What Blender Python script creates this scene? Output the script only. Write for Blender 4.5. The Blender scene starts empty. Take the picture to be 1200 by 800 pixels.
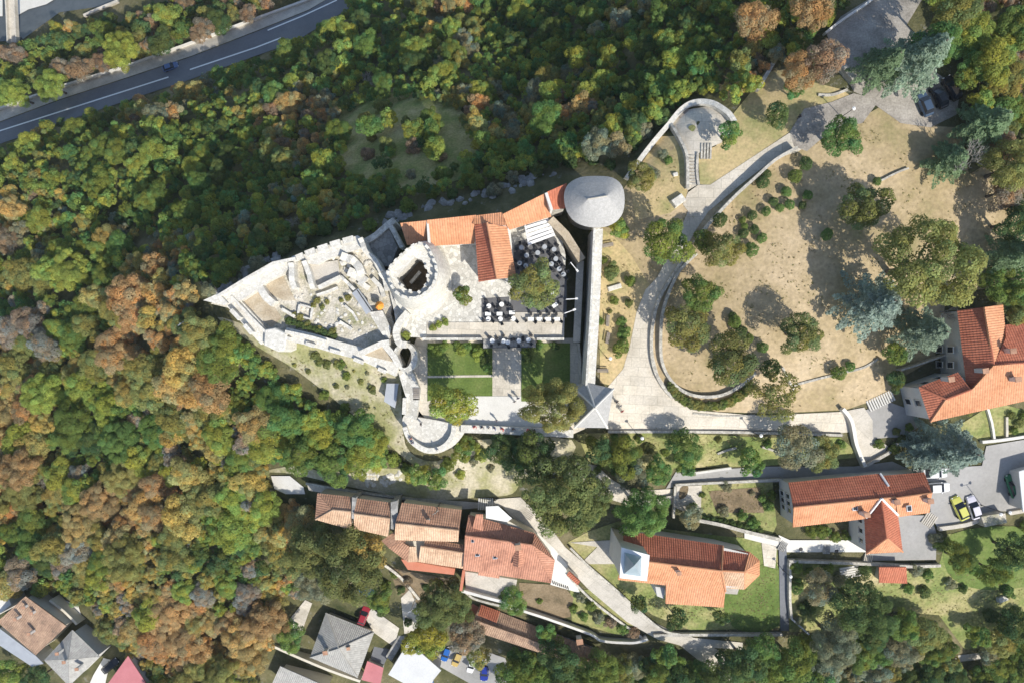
import bpy, bmesh, math, random
import numpy as np
from mathutils import Vector, Matrix
from mathutils.geometry import delaunay_2d_cdt

# ---------------------------------------------------------------- camera, sky, sun
scene = bpy.context.scene
COL = scene.collection
CAMZ = 116.0
K = 0.00125                       # metres per photo pixel and metre of distance (24 mm lens)
cam = bpy.data.cameras.new('camera'); cam.lens = 24; cam.sensor_width = 36
cam.clip_start = 0.5; cam.clip_end = 3000
camo = bpy.data.objects.new('camera', cam); COL.objects.link(camo)
camo.location = (0, 0, CAMZ); camo.rotation_euler = (0, 0, 0)
scene.camera = camo

SUN_EL = math.radians(45)
SUN_AZ = math.atan2(-0.77, 0.64)              # direction towards the sun in plan
sdir = Vector((math.cos(SUN_AZ)*math.cos(SUN_EL), math.sin(SUN_AZ)*math.cos(SUN_EL), math.sin(SUN_EL)))
world = bpy.data.worlds.new('World'); scene.world = world; world.use_nodes = True
wn = world.node_tree; bg = wn.nodes['Background']
sky = wn.nodes.new('ShaderNodeTexSky'); sky.sky_type = 'NISHITA'; sky.sun_disc = False
sky.sun_elevation = SUN_EL; sky.sun_rotation = math.pi/2 - SUN_AZ
wn.links.new(sky.outputs[0], bg.inputs[0]); bg.inputs[1].default_value = 0.15
sl = bpy.data.lights.new('sun', 'SUN'); sl.energy = 4.5; sl.angle = math.radians(0.53); sl.color = (1, 0.95, 0.86)
so = bpy.data.objects.new('sun', sl); COL.objects.link(so)
so.location = (80, -90, 140); so.rotation_euler = sdir.to_track_quat('Z', 'Y').to_euler()
scene.view_settings.view_transform = 'Standard'; scene.view_settings.look = 'None'
scene.view_settings.exposure = 0.25; scene.view_settings.gamma = 1
scene.view_settings.use_curve_mapping = False

rng = random.Random(7)

# ---------------------------------------------------------------- materials
MATS = {}
def mat(name, cols, scale=1.0, rough=0.9, bump=0.0, bscale=None, fine=0.25, metal=0.0, objcol=False, attr=None, detail=5, spec=0.25, stretch=None):
    """noise blend of two or three real surface colours, fine grain and relief"""
    if name in MATS: return MATS[name]
    m = bpy.data.materials.new(name); m.use_nodes = True
    nt = m.node_tree; N = nt.nodes; L = nt.links
    b = N['Principled BSDF']; b.inputs['Roughness'].default_value = rough
    b.inputs['Metallic'].default_value = metal
    b.inputs['Specular IOR Level'].default_value = spec
    g = N.new('ShaderNodeNewGeometry'); src = g.outputs['Position']
    if stretch:
        mp = N.new('ShaderNodeMapping'); mp.inputs['Scale'].default_value = stretch
        L.new(src, mp.inputs['Vector']); src = mp.outputs[0]
    n1 = N.new('ShaderNodeTexNoise'); n1.inputs['Scale'].default_value = scale; n1.inputs['Detail'].default_value = detail
    n1.inputs['Roughness'].default_value = 0.65
    L.new(src, n1.inputs['Vector'])
    r = N.new('ShaderNodeValToRGB'); e = r.color_ramp.elements
    k = len(cols)
    e[0].position = 0.30; e[0].color = (*cols[0], 1); e[1].position = 0.70; e[1].color = (*cols[-1], 1)
    for i in range(1, k-1):
        x = e.new(0.30+0.40*i/(k-1)); x.color = (*cols[i], 1)
    L.new(n1.outputs['Fac'], r.inputs[0]); out = r.outputs[0]
    if fine > 0:
        n2 = N.new('ShaderNodeTexNoise'); n2.inputs['Scale'].default_value = scale*9+1.0; n2.inputs['Detail'].default_value = 4
        L.new(src, n2.inputs['Vector'])
        mr = N.new('ShaderNodeMapRange'); mr.inputs[1].default_value = 0.25; mr.inputs[2].default_value = 0.75
        mr.inputs[3].default_value = 1-fine; mr.inputs[4].default_value = 1+fine
        L.new(n2.outputs['Fac'], mr.inputs[0])
        mx = N.new('ShaderNodeVectorMath'); mx.operation = 'SCALE'
        L.new(out, mx.inputs[0]); L.new(mr.outputs[0], mx.inputs['Scale']); out = mx.outputs[0]
    if attr:
        a = N.new('ShaderNodeAttribute'); a.attribute_name = attr
        v = N.new('ShaderNodeVectorMath'); v.operation = 'MULTIPLY'
        L.new(out, v.inputs[0]); L.new(a.outputs['Color'], v.inputs[1]); out = v.outputs[0]
    if objcol:
        o = N.new('ShaderNodeObjectInfo'); v = N.new('ShaderNodeVectorMath'); v.operation = 'MULTIPLY'
        L.new(out, v.inputs[0]); L.new(o.outputs['Color'], v.inputs[1]); out = v.outputs[0]
    L.new(out, b.inputs['Base Color'])
    if bump > 0:
        n3 = N.new('ShaderNodeTexNoise'); n3.inputs['Scale'].default_value = bscale or scale*6; n3.inputs['Detail'].default_value = 5
        L.new(g.outputs['Position'], n3.inputs['Vector'])
        bp = N.new('ShaderNodeBump'); bp.inputs['Strength'].default_value = 0.8; bp.inputs['Distance'].default_value = bump
        L.new(n3.outputs['Fac'], bp.inputs['Height']); L.new(bp.outputs[0], b.inputs['Normal'])
    MATS[name] = m
    return m

def leafmat(name, objcol=True):
    m = bpy.data.materials.new(name); m.use_nodes = True
    nt = m.node_tree; N = nt.nodes; L = nt.links; N.remove(N['Principled BSDF'])
    a = N.new('ShaderNodeAttribute'); a.attribute_name = 'tint'; out = a.outputs['Color']
    if objcol:
        o = N.new('ShaderNodeObjectInfo'); v = N.new('ShaderNodeVectorMath'); v.operation = 'MULTIPLY'
        L.new(out, v.inputs[0]); L.new(o.outputs['Color'], v.inputs[1]); out = v.outputs[0]
    d = N.new('ShaderNodeBsdfDiffuse'); t = N.new('ShaderNodeBsdfTranslucent'); mx = N.new('ShaderNodeMixShader')
    mx.inputs[0].default_value = 0.5
    L.new(out, d.inputs[0]); L.new(out, t.inputs[0]); L.new(d.outputs[0], mx.inputs[1]); L.new(t.outputs[0], mx.inputs[2])
    L.new(mx.outputs[0], N['Material Output'].inputs[0])
    MATS[name] = m
    return m
LEAF = leafmat('leaves'); LEAFV = leafmat('leaves_mass', False)

def voro(name, c1, c2, scale, gap, rough=0.9, bump=0.03):
    """irregular stone surface: cells of varying tone with recessed joints"""
    if name in MATS: return MATS[name]
    m = bpy.data.materials.new(name); m.use_nodes = True
    nt = m.node_tree; N = nt.nodes; L = nt.links; b = N['Principled BSDF']; b.inputs['Roughness'].default_value = rough
    b.inputs['Specular IOR Level'].default_value = 0.2
    g = N.new('ShaderNodeNewGeometry')
    v = N.new('ShaderNodeTexVoronoi'); v.inputs['Scale'].default_value = scale; L.new(g.outputs['Position'], v.inputs['Vector'])
    n = N.new('ShaderNodeTexNoise'); n.inputs['Scale'].default_value = 0.25; n.inputs['Detail'].default_value = 7; n.inputs['Roughness'].default_value = 0.7
    L.new(g.outputs['Position'], n.inputs['Vector'])
    ad = N.new('ShaderNodeMath'); ad.operation = 'MULTIPLY_ADD'; ad.inputs[1].default_value = 0.45
    sep = N.new('ShaderNodeSeparateColor'); L.new(v.outputs['Color'], sep.inputs[0]); L.new(sep.outputs[0], ad.inputs[0]); 
    mul = N.new('ShaderNodeMath'); mul.operation = 'MULTIPLY'; mul.inputs[1].default_value = 0.6; L.new(n.outputs['Fac'], mul.inputs[0]); L.new(mul.outputs[0], ad.inputs[2])
    r = N.new('ShaderNodeValToRGB'); e = r.color_ramp.elements; e[0].position = 0.25; e[0].color = (*c1, 1); e[1].position = 0.75; e[1].color = (*c2, 1)
    L.new(ad.outputs[0], r.inputs[0])
    ve = N.new('ShaderNodeTexVoronoi'); ve.feature = 'DISTANCE_TO_EDGE'; ve.inputs['Scale'].default_value = scale; L.new(g.outputs['Position'], ve.inputs['Vector'])
    mr = N.new('ShaderNodeMapRange'); mr.inputs[1].default_value = 0; mr.inputs[2].default_value = 0.08; mr.inputs[3].default_value = gap; mr.inputs[4].default_value = 1
    L.new(ve.outputs['Distance'], mr.inputs[0])
    s = N.new('ShaderNodeVectorMath'); s.operation = 'SCALE'; L.new(r.outputs[0], s.inputs[0]); L.new(mr.outputs[0], s.inputs['Scale'])
    L.new(s.outputs[0], b.inputs['Base Color'])
    bp = N.new('ShaderNodeBump'); bp.inputs['Distance'].default_value = bump; L.new(mr.outputs[0], bp.inputs['Height']); L.new(bp.outputs[0], b.inputs['Normal'])
    MATS[name] = m
    return m

def slabs(name, cols, sx, sy, rot, noise=0.25, gap=0.72):
    """paving: large slabs of slightly different tone with worn joints and stains"""
    m = mat(name, cols, noise, bump=0.01, fine=0.14, detail=10); nt = m.node_tree; N = nt.nodes; L = nt.links; b = N['Principled BSDF']
    src = b.inputs['Base Color'].links[0].from_socket; g = N.new('ShaderNodeNewGeometry'); mp = N.new('ShaderNodeMapping'); mp.inputs['Rotation'].default_value[2] = rot
    L.new(g.outputs['Position'], mp.inputs['Vector'])
    k = N.new('ShaderNodeTexBrick'); k.offset = 0.5; k.inputs['Scale'].default_value = 1.0; k.inputs['Brick Width'].default_value = sx; k.inputs['Row Height'].default_value = sy
    k.inputs['Mortar Size'].default_value = 0.05; k.inputs['Mortar Smooth'].default_value = 0.6; k.inputs['Bias'].default_value = 0.0
    k.inputs['Color1'].default_value = (.92, .92, .92, 1); k.inputs['Color2'].default_value = (1.05, 1.04, 1.02, 1); k.inputs['Mortar'].default_value = (gap, gap, gap*.97, 1)
    L.new(mp.outputs[0], k.inputs['Vector']); v = N.new('ShaderNodeVectorMath'); v.operation = 'MULTIPLY'; L.new(src, v.inputs[0]); L.new(k.outputs['Color'], v.inputs[1]); L.new(v.outputs[0], b.inputs['Base Color'])
    return m
M_soil   = mat('ground_soil', [(0.045,0.045,0.022),(0.10,0.085,0.045),(0.17,0.14,0.085)], 0.12, bump=0.3, bscale=0.8, detail=8)
M_lawn = mat('dry_lawn', [(0.215,0.20,0.085),(0.365,0.285,0.16),(0.48,0.375,0.235),(0.54,0.435,0.295)], 0.07, bump=0.08, bscale=3, detail=13, fine=0.22)
M_ochre = mat('ochre_soil', [(0.25,0.26,0.10),(0.47,0.37,0.19),(0.57,0.43,0.24)], 0.16, bump=0.05, bscale=3, detail=10, fine=0.22)
M_green = mat('green_lawn', [(0.075,0.12,0.025),(0.12,0.17,0.04),(0.19,0.21,0.07)], 0.22, bump=0.04, bscale=5, fine=0.25, detail=10)
M_rough = mat('rough_grass', [(0.11,0.16,0.04),(0.19,0.22,0.07),(0.30,0.28,0.12),(0.42,0.36,0.20)], 0.15, bump=0.12, bscale=2, detail=10, fine=0.3)
M_bare = mat('bare_pale_ground', [(0.19,0.21,0.075),(0.30,0.29,0.14),(0.45,0.405,0.285),(0.55,0.50,0.385)], 0.15, bump=0.15, bscale=1.6, detail=11, fine=0.24)
M_tan    = mat('tan_earth', [(0.30,0.235,0.16),(0.42,0.35,0.25),(0.52,0.46,0.36)], 0.35, bump=0.1, bscale=2.5, fine=0.2, detail=8)
M_garden = mat('garden_soil', [(0.10,0.08,0.045),(0.20,0.15,0.09),(0.25,0.19,0.12)], 0.3, bump=0.1, bscale=2.5, fine=0.25)
M_pave = slabs('pale_paving', [(0.44,0.395,0.32),(0.57,0.52,0.435),(0.63,0.58,0.50)], 2.4, 1.6, 0.05)
M_gravel = mat('gravel', [(0.20,0.18,0.155),(0.33,0.30,0.26),(0.42,0.385,0.335)], 0.3, bump=0.04, bscale=6, fine=0.25, detail=9)
M_asph = mat('asphalt', [(0.27,0.265,0.25),(0.32,0.31,0.295),(0.37,0.36,0.345)], 0.12, fine=0.08, detail=8)
M_dasph = mat('dark_asphalt', [(0.125,0.133,0.148),(0.155,0.163,0.178),(0.18,0.187,0.20)], 0.1, fine=0.08, detail=9, stretch=(1,1,1))
M_conc = slabs('concrete', [(0.38,0.35,0.295),(0.50,0.465,0.405),(0.57,0.53,0.465)], 4.5, 3.0, 0.7, 0.35, 0.8)
M_wconc = mat('white_concrete', [(0.58,0.56,0.51),(0.68,0.66,0.61)], 0.4, fine=0.08, detail=8)
M_paint  = mat('white_paint', [(0.78,0.78,0.76),(0.82,0.82,0.80)], 2, fine=0.05)
M_stone  = voro('castle_stone', (0.42,0.40,0.35), (0.68,0.66,0.60), 1.6, 0.72)
M_wstone = voro('white_stone', (0.52,0.495,0.435), (0.70,0.675,0.61), 3.2, 0.80, bump=0.06)
M_rubble = mat('rubble', [(0.24,0.25,0.12),(0.40,0.37,0.28),(0.54,0.50,0.42),(0.62,0.58,0.51)], 0.35, bump=0.2, bscale=2.5, detail=11, fine=0.32)
M_dstone = voro('grey_stone', (0.22,0.215,0.20), (0.40,0.39,0.365), 1.4, 0.7)
M_wallst = voro('garden_wall_stone', (0.34,0.32,0.28), (0.56,0.53,0.46), 2.0, 0.7)
M_plast  = mat('plaster', [(0.52,0.51,0.48),(0.60,0.59,0.56)], 0.4, fine=0.06)
M_cream  = mat('cream_plaster', [(0.58,0.53,0.43),(0.66,0.62,0.52)], 0.4, fine=0.06)
M_rock = mat('limestone_rock', [(0.14,0.14,0.13),(0.27,0.265,0.25),(0.42,0.41,0.39)], 0.6, bump=0.25, bscale=2.5, detail=9)
M_wood   = mat('weathered_wood', [(0.22,0.19,0.16),(0.30,0.27,0.24)], 0.8, fine=0.2, stretch=(1,6,1))
M_bark   = mat('bark', [(0.10,0.08,0.06),(0.18,0.15,0.12)], 2, bump=0.03)
M_deadw  = mat('bare_wood', [(0.26,0.24,0.22),(0.36,0.34,0.31)], 2)
M_glass  = mat('window_glass', [(0.02,0.025,0.035),(0.03,0.035,0.045)], 1, rough=0.08, fine=0, spec=0.5)
M_dark   = mat('dark_metal', [(0.03,0.03,0.032),(0.05,0.05,0.052)], 1, rough=0.5, fine=0.05)
M_steel  = mat('steel_sheet', [(0.42,0.44,0.46),(0.50,0.52,0.54)], 0.8, rough=0.45, metal=0.3, fine=0.05)
M_terr = mat('tile_orange', [(0.48,0.21,0.105),(0.575,0.28,0.15),(0.61,0.31,0.175)], 0.3, attr='tile', fine=0.10, rough=0.85, detail=9)  # orange tile; sunlit-side tone on roofs whose other slopes are darker red
M_tred_shade = mat('tile_red_shade', [(0.35,0.11,0.065),(0.445,0.155,0.09),(0.48,0.18,0.105)], 0.3, attr='tile', fine=0.10, rough=0.85, detail=9)  # red tile; also shade painted into the colour of slopes turned from the sun
M_tpale_sun = mat('tile_pale_sun', [(0.38,0.235,0.15),(0.54,0.365,0.24),(0.61,0.435,0.30)], 0.4, attr='tile', fine=0.16, rough=0.9, detail=9)  # tile with sunlight painted into its tone, for slopes facing the sun
M_tbrown_shade = mat('tile_brown_shade', [(0.27,0.15,0.10),(0.42,0.24,0.155),(0.48,0.29,0.19)], 0.4, attr='tile', fine=0.16, rough=0.9, detail=9)  # brown tile; shade put into the colour of the row's north slopes
M_tpink = mat('tile_pinkbrown', [(0.33,0.155,0.105),(0.475,0.235,0.155),(0.52,0.27,0.185)], 0.3, attr='tile', fine=0.12, rough=0.9, detail=9)
M_told = mat('tile_old', [(0.19,0.135,0.10),(0.34,0.225,0.155),(0.46,0.32,0.22)], 0.4, attr='tile', fine=0.25, rough=0.95, detail=9)
M_tgrey = mat('tile_grey', [(0.33,0.32,0.295),(0.41,0.40,0.37)], 0.6, attr='tile', fine=0.1, rough=0.9)
M_slate = voro('stone_shingle', (0.345,0.34,0.325), (0.43,0.42,0.405), 4.0, 0.88, bump=0.01)
M_pink   = mat('pink_sheet', [(0.45,0.16,0.17),(0.52,0.20,0.21)], 0.4, rough=0.7, fine=0.05)
M_redflr = mat('red_floor', [(0.48,0.17,0.10),(0.54,0.22,0.14)], 0.6, fine=0.1)
M_white = mat('white_sheet', [(0.55,0.555,0.55),(0.65,0.655,0.65)], 0.25, rough=0.6, fine=0.06, detail=8)
M_bluem  = mat('zinc_blue', [(0.30,0.38,0.43),(0.38,0.46,0.50)], 0.8, rough=0.5, metal=0.2, fine=0.05)
M_car    = mat('car_paint', [(0.95,0.95,0.95),(1,1,1)], 1, rough=0.25, fine=0, objcol=True, spec=0.5)
M_tyre   = mat('tyre', [(0.02,0.02,0.02),(0.03,0.03,0.03)], 4)
M_lampg  = mat('lamp_glass', [(0.7,0.7,0.68),(0.75,0.75,0.73)], 1, rough=0.2)
M_cloth  = mat('cloth', [(0.85,0.85,0.85),(1,1,1)], 6, objcol=True)
M_trous  = mat('trousers', [(0.03,0.035,0.06),(0.05,0.055,0.08)], 6)
M_skin   = mat('skin', [(0.45,0.28,0.20),(0.5,0.32,0.23)], 6)
M_hair   = mat('hair', [(0.03,0.02,0.015),(0.06,0.04,0.03)], 6)
M_carpet = mat('grey_decking', [(0.105,0.105,0.11),(0.14,0.14,0.145)], 0.8, fine=0.15)
M_water = mat('river_water', [(0.07,0.08,0.085),(0.10,0.11,0.115)], 0.4, rough=0.25, fine=0, spec=0.4)
M_blue   = mat('blue_tarpaulin', [(0.05,0.14,0.36),(0.08,0.19,0.45)], 1.5, rough=0.5, bump=0.03)
M_orange = mat('orange_plastic', [(0.75,0.28,0.04),(0.8,0.33,0.06)], 2, rough=0.5)

# ---------------------------------------------------------------- terrain
CP = """600 350 -.6;480 330 .2;560 460 -.8;650 450 -.6;350 350 .2;300 365 -1;420 420 -1;690 240 -.6;470 400 -.5;500 510 -2.5;600 508 -2.6;670 512 -1.6
760 300 -.2;800 470 0;720 470 0;715 350 0;740 440 0;900 280 2;900 400 2;1000 300 2.6;1000 420 1.2;980 180 3;1100 60 3;1000 40 3;1180 250 2;850 160 1.5;940 90 2;1190 100 3;1100 330 1.2;820 140 2;805 220 1;750 200 -.4
1060 420 -.5;1150 430 -1.6;1200 440 -1.6
640 200 -8;560 228 -7;455 250 -8;335 285 -9;245 330 -8;775 135 -4;740 175 -4;700 195 -5
600 120 -24;500 110 -28;450 170 -20;700 100 -17;800 60 -10;900 30 -4;600 20 -44;500 10 -54;780 5 -18;900 -30 -8;1000 -40 0
420 80 -46;300 150 -44;350 220 -26;250 210 -35;170 250 -40;100 200 -49;300 105 -46;180 145 -48;400 50 -47;60 185 -51;-20 205 -55;-60 260 -58
-20 160 -79;20 145 -79;100 115 -79;200 82 -79;300 45 -79;375 10 -79;430 -20 -79;0 122 -80;150 72 -80;250 36 -80;60 152 -77;180 114 -77;300 70 -76;380 32 -76
130 50 -87;50 70 -88;20 30 -96;250 10 -88;60 10 -97;0 60 -94
215 350 -10;180 390 -18;100 350 -36;0 300 -54;0 400 -46;80 450 -34;180 450 -22;280 440 -10;0 550 -39;100 560 -33;220 550 -23;320 490 -11;400 500 -6;440 480 -4;350 430 -4
0 640 -36;100 680 -32;200 650 -27;300 600 -18;60 740 -34;0 800 -37;160 780 -34;250 740 -31;330 680 -25;400 750 -33;500 770 -33;545 770 -32;440 700 -27
480 548 -7.5;380 548 -9;600 570 -7.5;500 640 -12;400 625 -13;580 685 -13;640 700 -13.5;620 745 -20;720 775 -22;560 730 -21
660 530 -4.5;720 525 -3.5;760 540 -5;830 548 -5.5;900 548 -5.2;990 540 -4.5;1060 548 -5;1150 565 -5.5;1195 520 -4.5;1100 480 -2;1030 495 -1.2;900 500 -.8;800 510 -1.2;800 500 -.2
850 590 -6;700 610 -8.5;740 690 -10;850 700 -10;900 720 -10;690 680 -11.5;770 742 -12.5;950 640 -7;1050 640 -6.2;1100 630 -6;960 690 -11;1100 700 -11.5;1180 650 -9;1180 770 -17;1050 785 -19;900 785 -17;820 775 -15
1300 400 -2;1300 600 -7;1300 150 2;1300 800 -20;700 900 -32;300 900 -38;-150 700 -42;-150 400 -60;-150 150 -84;-150 0 -96;200 -80 -92;500 -100 -78;800 -120 -40;1100 -120 -8"""
def P(px, py, z=0.0):
    d = CAMZ - z
    return Vector(((px-600)*d*K, (400-py)*d*K, z))
ctrl = np.array([[*P(*map(float, t.split()))] for line in CP.split('\n') for t in line.split(';')])
def rbf_fit(c):
    n = len(c); d = np.linalg.norm(c[:, None, :2]-c[None, :, :2], axis=2)
    A = np.zeros((n+3, n+3)); A[:n, :n] = d - 1.2*np.eye(n); A[:n, n] = 1; A[:n, n+1:] = c[:, :2]; A[n, :n] = 1; A[n+1:, :n] = c[:, :2].T
    return np.linalg.solve(A, np.concatenate([c[:, 2], np.zeros(3)]))
wts = rbf_fit(ctrl)
GX0, GX1, GY0, GY1, GS = -300.0, 280.0, -200.0, 230.0, 1.6
gx = np.arange(GX0, GX1+GS/2, GS); gy = np.arange(GY0, GY1+GS/2, GS)
XX, YY = np.meshgrid(gx, gy)
Z = np.full(XX.shape, wts[len(ctrl)]) + wts[-2]*XX + wts[-1]*YY
for w, c in zip(wts, ctrl): Z += w*np.hypot(XX-c[0], YY-c[1])
Z = np.clip(Z, -112, 8)
# gentle lumps on the wooded slopes only (the castle, park and village terraces stay graded)
lump = np.zeros_like(Z)
_r = np.random.RandomState(3)
for _ in range(26):
    f = _r.uniform(0.05, 0.35); a = _r.uniform(0, 6.28); lump += np.sin(f*(XX*np.cos(a)+YY*np.sin(a))+_r.uniform(0, 6.28))/(f*22)
Z += lump*np.clip((-16-Z)/10, 0, 1)*np.clip((Z+76)/10, 0, 1)*0.8
def h(x, y):
    fx = (x-GX0)/GS; fy = (y-GY0)/GS
    i = min(max(int(fx), 0), len(gx)-2); j = min(max(int(fy), 0), len(gy)-2)
    u = min(max(fx-i, 0), 1); v = min(max(fy-j, 0), 1)
    a, b, c, d = Z[j, i], Z[j, i+1], Z[j+1, i+1], Z[j+1, i]
    return float(a+(b-a)*u+(c-b)*v) if u >= v else float(a+(c-d)*u+(d-a)*v)
def W(px, py, off=0.0):
    """the ground point that stands at this place of the photograph"""
    kx = (px-600)*K; ky = (400-py)*K; lo = 8.0; z = 8.0
    while z > -115:
        d = CAMZ-z
        if z <= h(kx*d, ky*d)+off: break
        lo = z; z -= 1.0
    hi = z
    for _ in range(12):
        z = (lo+hi)/2; d = CAMZ-z
        if z <= h(kx*d, ky*d)+off: hi = z
        else: lo = z
    d = CAMZ-hi
    return Vector((kx*d, ky*d, h(kx*d, ky*d)+off))

# ---------------------------------------------------------------- object helpers
def tag(o, label=None, cat=None, group=None, kind=None):
    if label: o['label'] = label
    if cat: o['category'] = cat
    if group: o['group'] = group
    if kind: o['kind'] = kind
    return o
def link(name, me, parent=None):
    o = bpy.data.objects.new(name, me); COL.objects.link(o)
    if parent is not None:
        o.parent = parent
        if parent.matrix_basis != Matrix(): o.matrix_parent_inverse = full(parent).inverted()
    return o
def full(o):
    return full(o.parent) @ o.matrix_parent_inverse @ o.matrix_basis if o.parent else o.matrix_basis.copy()
def obj(name, bm, m, parent=None, smooth=False):
    me = bpy.data.meshes.new(name); bm.to_mesh(me); bm.free()
    for x in (m if isinstance(m, (list, tuple)) else [m]): me.materials.append(x)
    if smooth: me.polygons.foreach_set('use_smooth', [True]*len(me.polygons))
    return link(name, me, parent)
def thing(name, label, cat, loc=(0, 0, 0), rz=0, group=None):
    o = bpy.data.objects.new(name, None); COL.objects.link(o); o.empty_display_size = 0.3
    o.location = loc; o.rotation_euler = (0, 0, rz)
    return tag(o, label, cat, group)
def npmesh(name, v, quads, tint=None, m=None, tri=False):
    me = bpy.data.meshes.new(name); n = 3 if tri else 4
    me.vertices.add(len(v)); me.vertices.foreach_set('co', np.asarray(v, 'f').ravel())
    q = np.asarray(quads, 'i'); me.loops.add(q.size); me.loops.foreach_set('vertex_index', q.ravel())
    me.polygons.add(len(q)); me.polygons.foreach_set('loop_start', np.arange(0, q.size, n, dtype='i'))
    me.polygons.foreach_set('loop_total', np.full(len(q), n, 'i'))
    if tint is not None:
        a = me.attributes.new('tint', 'FLOAT_COLOR', 'POINT'); a.data.foreach_set('color', np.asarray(tint, 'f').ravel())
    me.update(); me.validate()
    if m: me.materials.append(m)
    return me
def box(bm, c, s, rz=0, taper=1.0, bevel=0):
    vs = []
    ca, sa = math.cos(rz), math.sin(rz)
    for dz in (-1, 1):
        t = taper if dz > 0 else 1
        for dx, dy in ((-1, -1), (1, -1), (1, 1), (-1, 1)):
            x, y = dx*s[0]/2*t, dy*s[1]/2*t
            vs.append(bm.verts.new((c[0]+x*ca-y*sa, c[1]+x*sa+y*ca, c[2]+dz*s[2]/2)))
    fs = [bm.faces.new([vs[i] for i in f]) for f in ((3, 2, 1, 0), (4, 5, 6, 7), (0, 1, 5, 4), (1, 2, 6, 5), (2, 3, 7, 6), (3, 0, 4, 7))]
    if bevel:
        es = list({e for f in fs for e in f.edges})
        bmesh.ops.bevel(bm, geom=es, offset=bevel, segments=1, affect='EDGES')
    return bm
def tube(bm, pts, rs, n=6, cap=True):
    rings = []
    for i, p in enumerate(pts):
        p = Vector(p); a = Vector(pts[max(i-1, 0)]); b = Vector(pts[min(i+1, len(pts)-1)])
        t = (b-a).normalized(); u = t.cross(Vector((0.31, 0.95, 0.05))).normalized(); w = t.cross(u)
        rings.append([bm.verts.new(p+(u*math.cos(2*math.pi*k/n)+w*math.sin(2*math.pi*k/n))*rs[i]) for k in range(n)])
    for a, b in zip(rings, rings[1:]):
        for k in range(n): bm.faces.new((a[k], a[(k+1) % n], b[(k+1) % n], b[k]))
    if cap: bm.faces.new(rings[0][::-1]); bm.faces.new(rings[-1])
    return bm
def area2(p): return sum(p[i][0]*p[(i+1) % len(p)][1]-p[(i+1) % len(p)][0]*p[i][1] for i in range(len(p)))
def inside(x, y, poly):
    c = False; n = len(poly); j = n-1
    for i in range(n):
        xi, yi = poly[i][0], poly[i][1]; xj, yj = poly[j][0], poly[j][1]
        if (yi > y) != (yj > y) and x < (xj-xi)*(y-yi)/(yj-yi)+xi: c = not c
        j = i
    return c
def spline(pts, closed=False, n=6):
    out = []; m = len(pts)
    for i in range(m if closed else m-1):
        p = [pts[(i+k) % m] if closed else pts[min(max(i+k, 0), m-1)] for k in (-1, 0, 1, 2)]
        for s in range(n):
            t = s/n
            out.append(tuple(0.5*(2*p[1][a]+(p[2][a]-p[0][a])*t+(2*p[0][a]-5*p[1][a]+4*p[2][a]-p[3][a])*t*t+(3*p[1][a]-p[0][a]-3*p[2][a]+p[3][a])*t**3) for a in range(2)))
    if not closed: out.append(tuple(pts[-1][:2]))
    return out
def S(s):
    """'x,y x,y ...' to a list of photo places"""
    return [tuple(float(v) for v in t.split(',')) for t in s.split()]
def prism(name, pts, ztop, zbot, m, parent=None, flare=0.0, bevel=0.0):
    """a block standing on plan points given in photo places at its top height"""
    p = [P(x, y, ztop) for x, y in pts]
    if area2(p) < 0: p = p[::-1]
    bm = bmesh.new(); c = sum((Vector(q) for q in p), Vector())/len(p)
    top = [bm.verts.new(q) for q in p]
    bot = [bm.verts.new((q.x+(q.x-c.x)*flare, q.y+(q.y-c.y)*flare, zbot)) for q in p]
    f = bm.faces.new(top); n = len(p)
    for i in range(n): bm.faces.new((bot[i], bot[(i+1) % n], top[(i+1) % n], top[i]))
    bm.faces.new(bot[::-1])
    if bevel: bmesh.ops.bevel(bm, geom=[e for e in f.edges], offset=bevel, segments=1, affect='EDGES')
    bm.normal_update(); bmesh.ops.triangulate(bm, faces=[f for f in bm.faces if len(f.verts) > 4])
    return obj(name, bm, m, parent)
def offset_line(p, w):
    L, R = [], []; n = len(p)
    for i in range(n):
        a = Vector(p[max(i-1, 0)][:2]); b = Vector(p[min(i+1, n-1)][:2]); t = (b-a).normalized(); nn = Vector((-t.y, t.x))
        L.append((p[i][0]+nn.x*w/2, p[i][1]+nn.y*w/2)); R.append((p[i][0]-nn.x*w/2, p[i][1]-nn.y*w/2))
    return L, R
def ribbon(name, p3, w, zb, m, parent=None, rough=0.0):
    """wall along 3D top points, zb = bottom heights"""
    L, R = offset_line(p3, w); bm = bmesh.new(); rows = []
    for i, q in enumerate(p3):
        dz = rng.uniform(-rough, rough)
        rows.append([bm.verts.new((*L[i], q[2]+dz)), bm.verts.new((*R[i], q[2]+dz)), bm.verts.new((*R[i], zb[i])), bm.verts.new((*L[i], zb[i]))])
    for a, b in zip(rows, rows[1:]):
        for k in range(4): bm.faces.new((a[k], a[(k+1) % 4], b[(k+1) % 4], b[k]))
    bm.faces.new(rows[0][::-1]); bm.faces.new(rows[-1])
    bmesh.ops.recalc_face_normals(bm, faces=bm.faces)
    return obj(name, bm, m, parent)
def resample(p, step):
    out = []
    for a, b in zip(p, p[1:]):
        n = max(1, int(math.hypot(b[0]-a[0], b[1]-a[1])/step))
        out += [tuple(a[k]+(b[k]-a[k])*i/n for k in range(len(a))) for i in range(n)]
    return out+[tuple(p[-1])]
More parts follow.
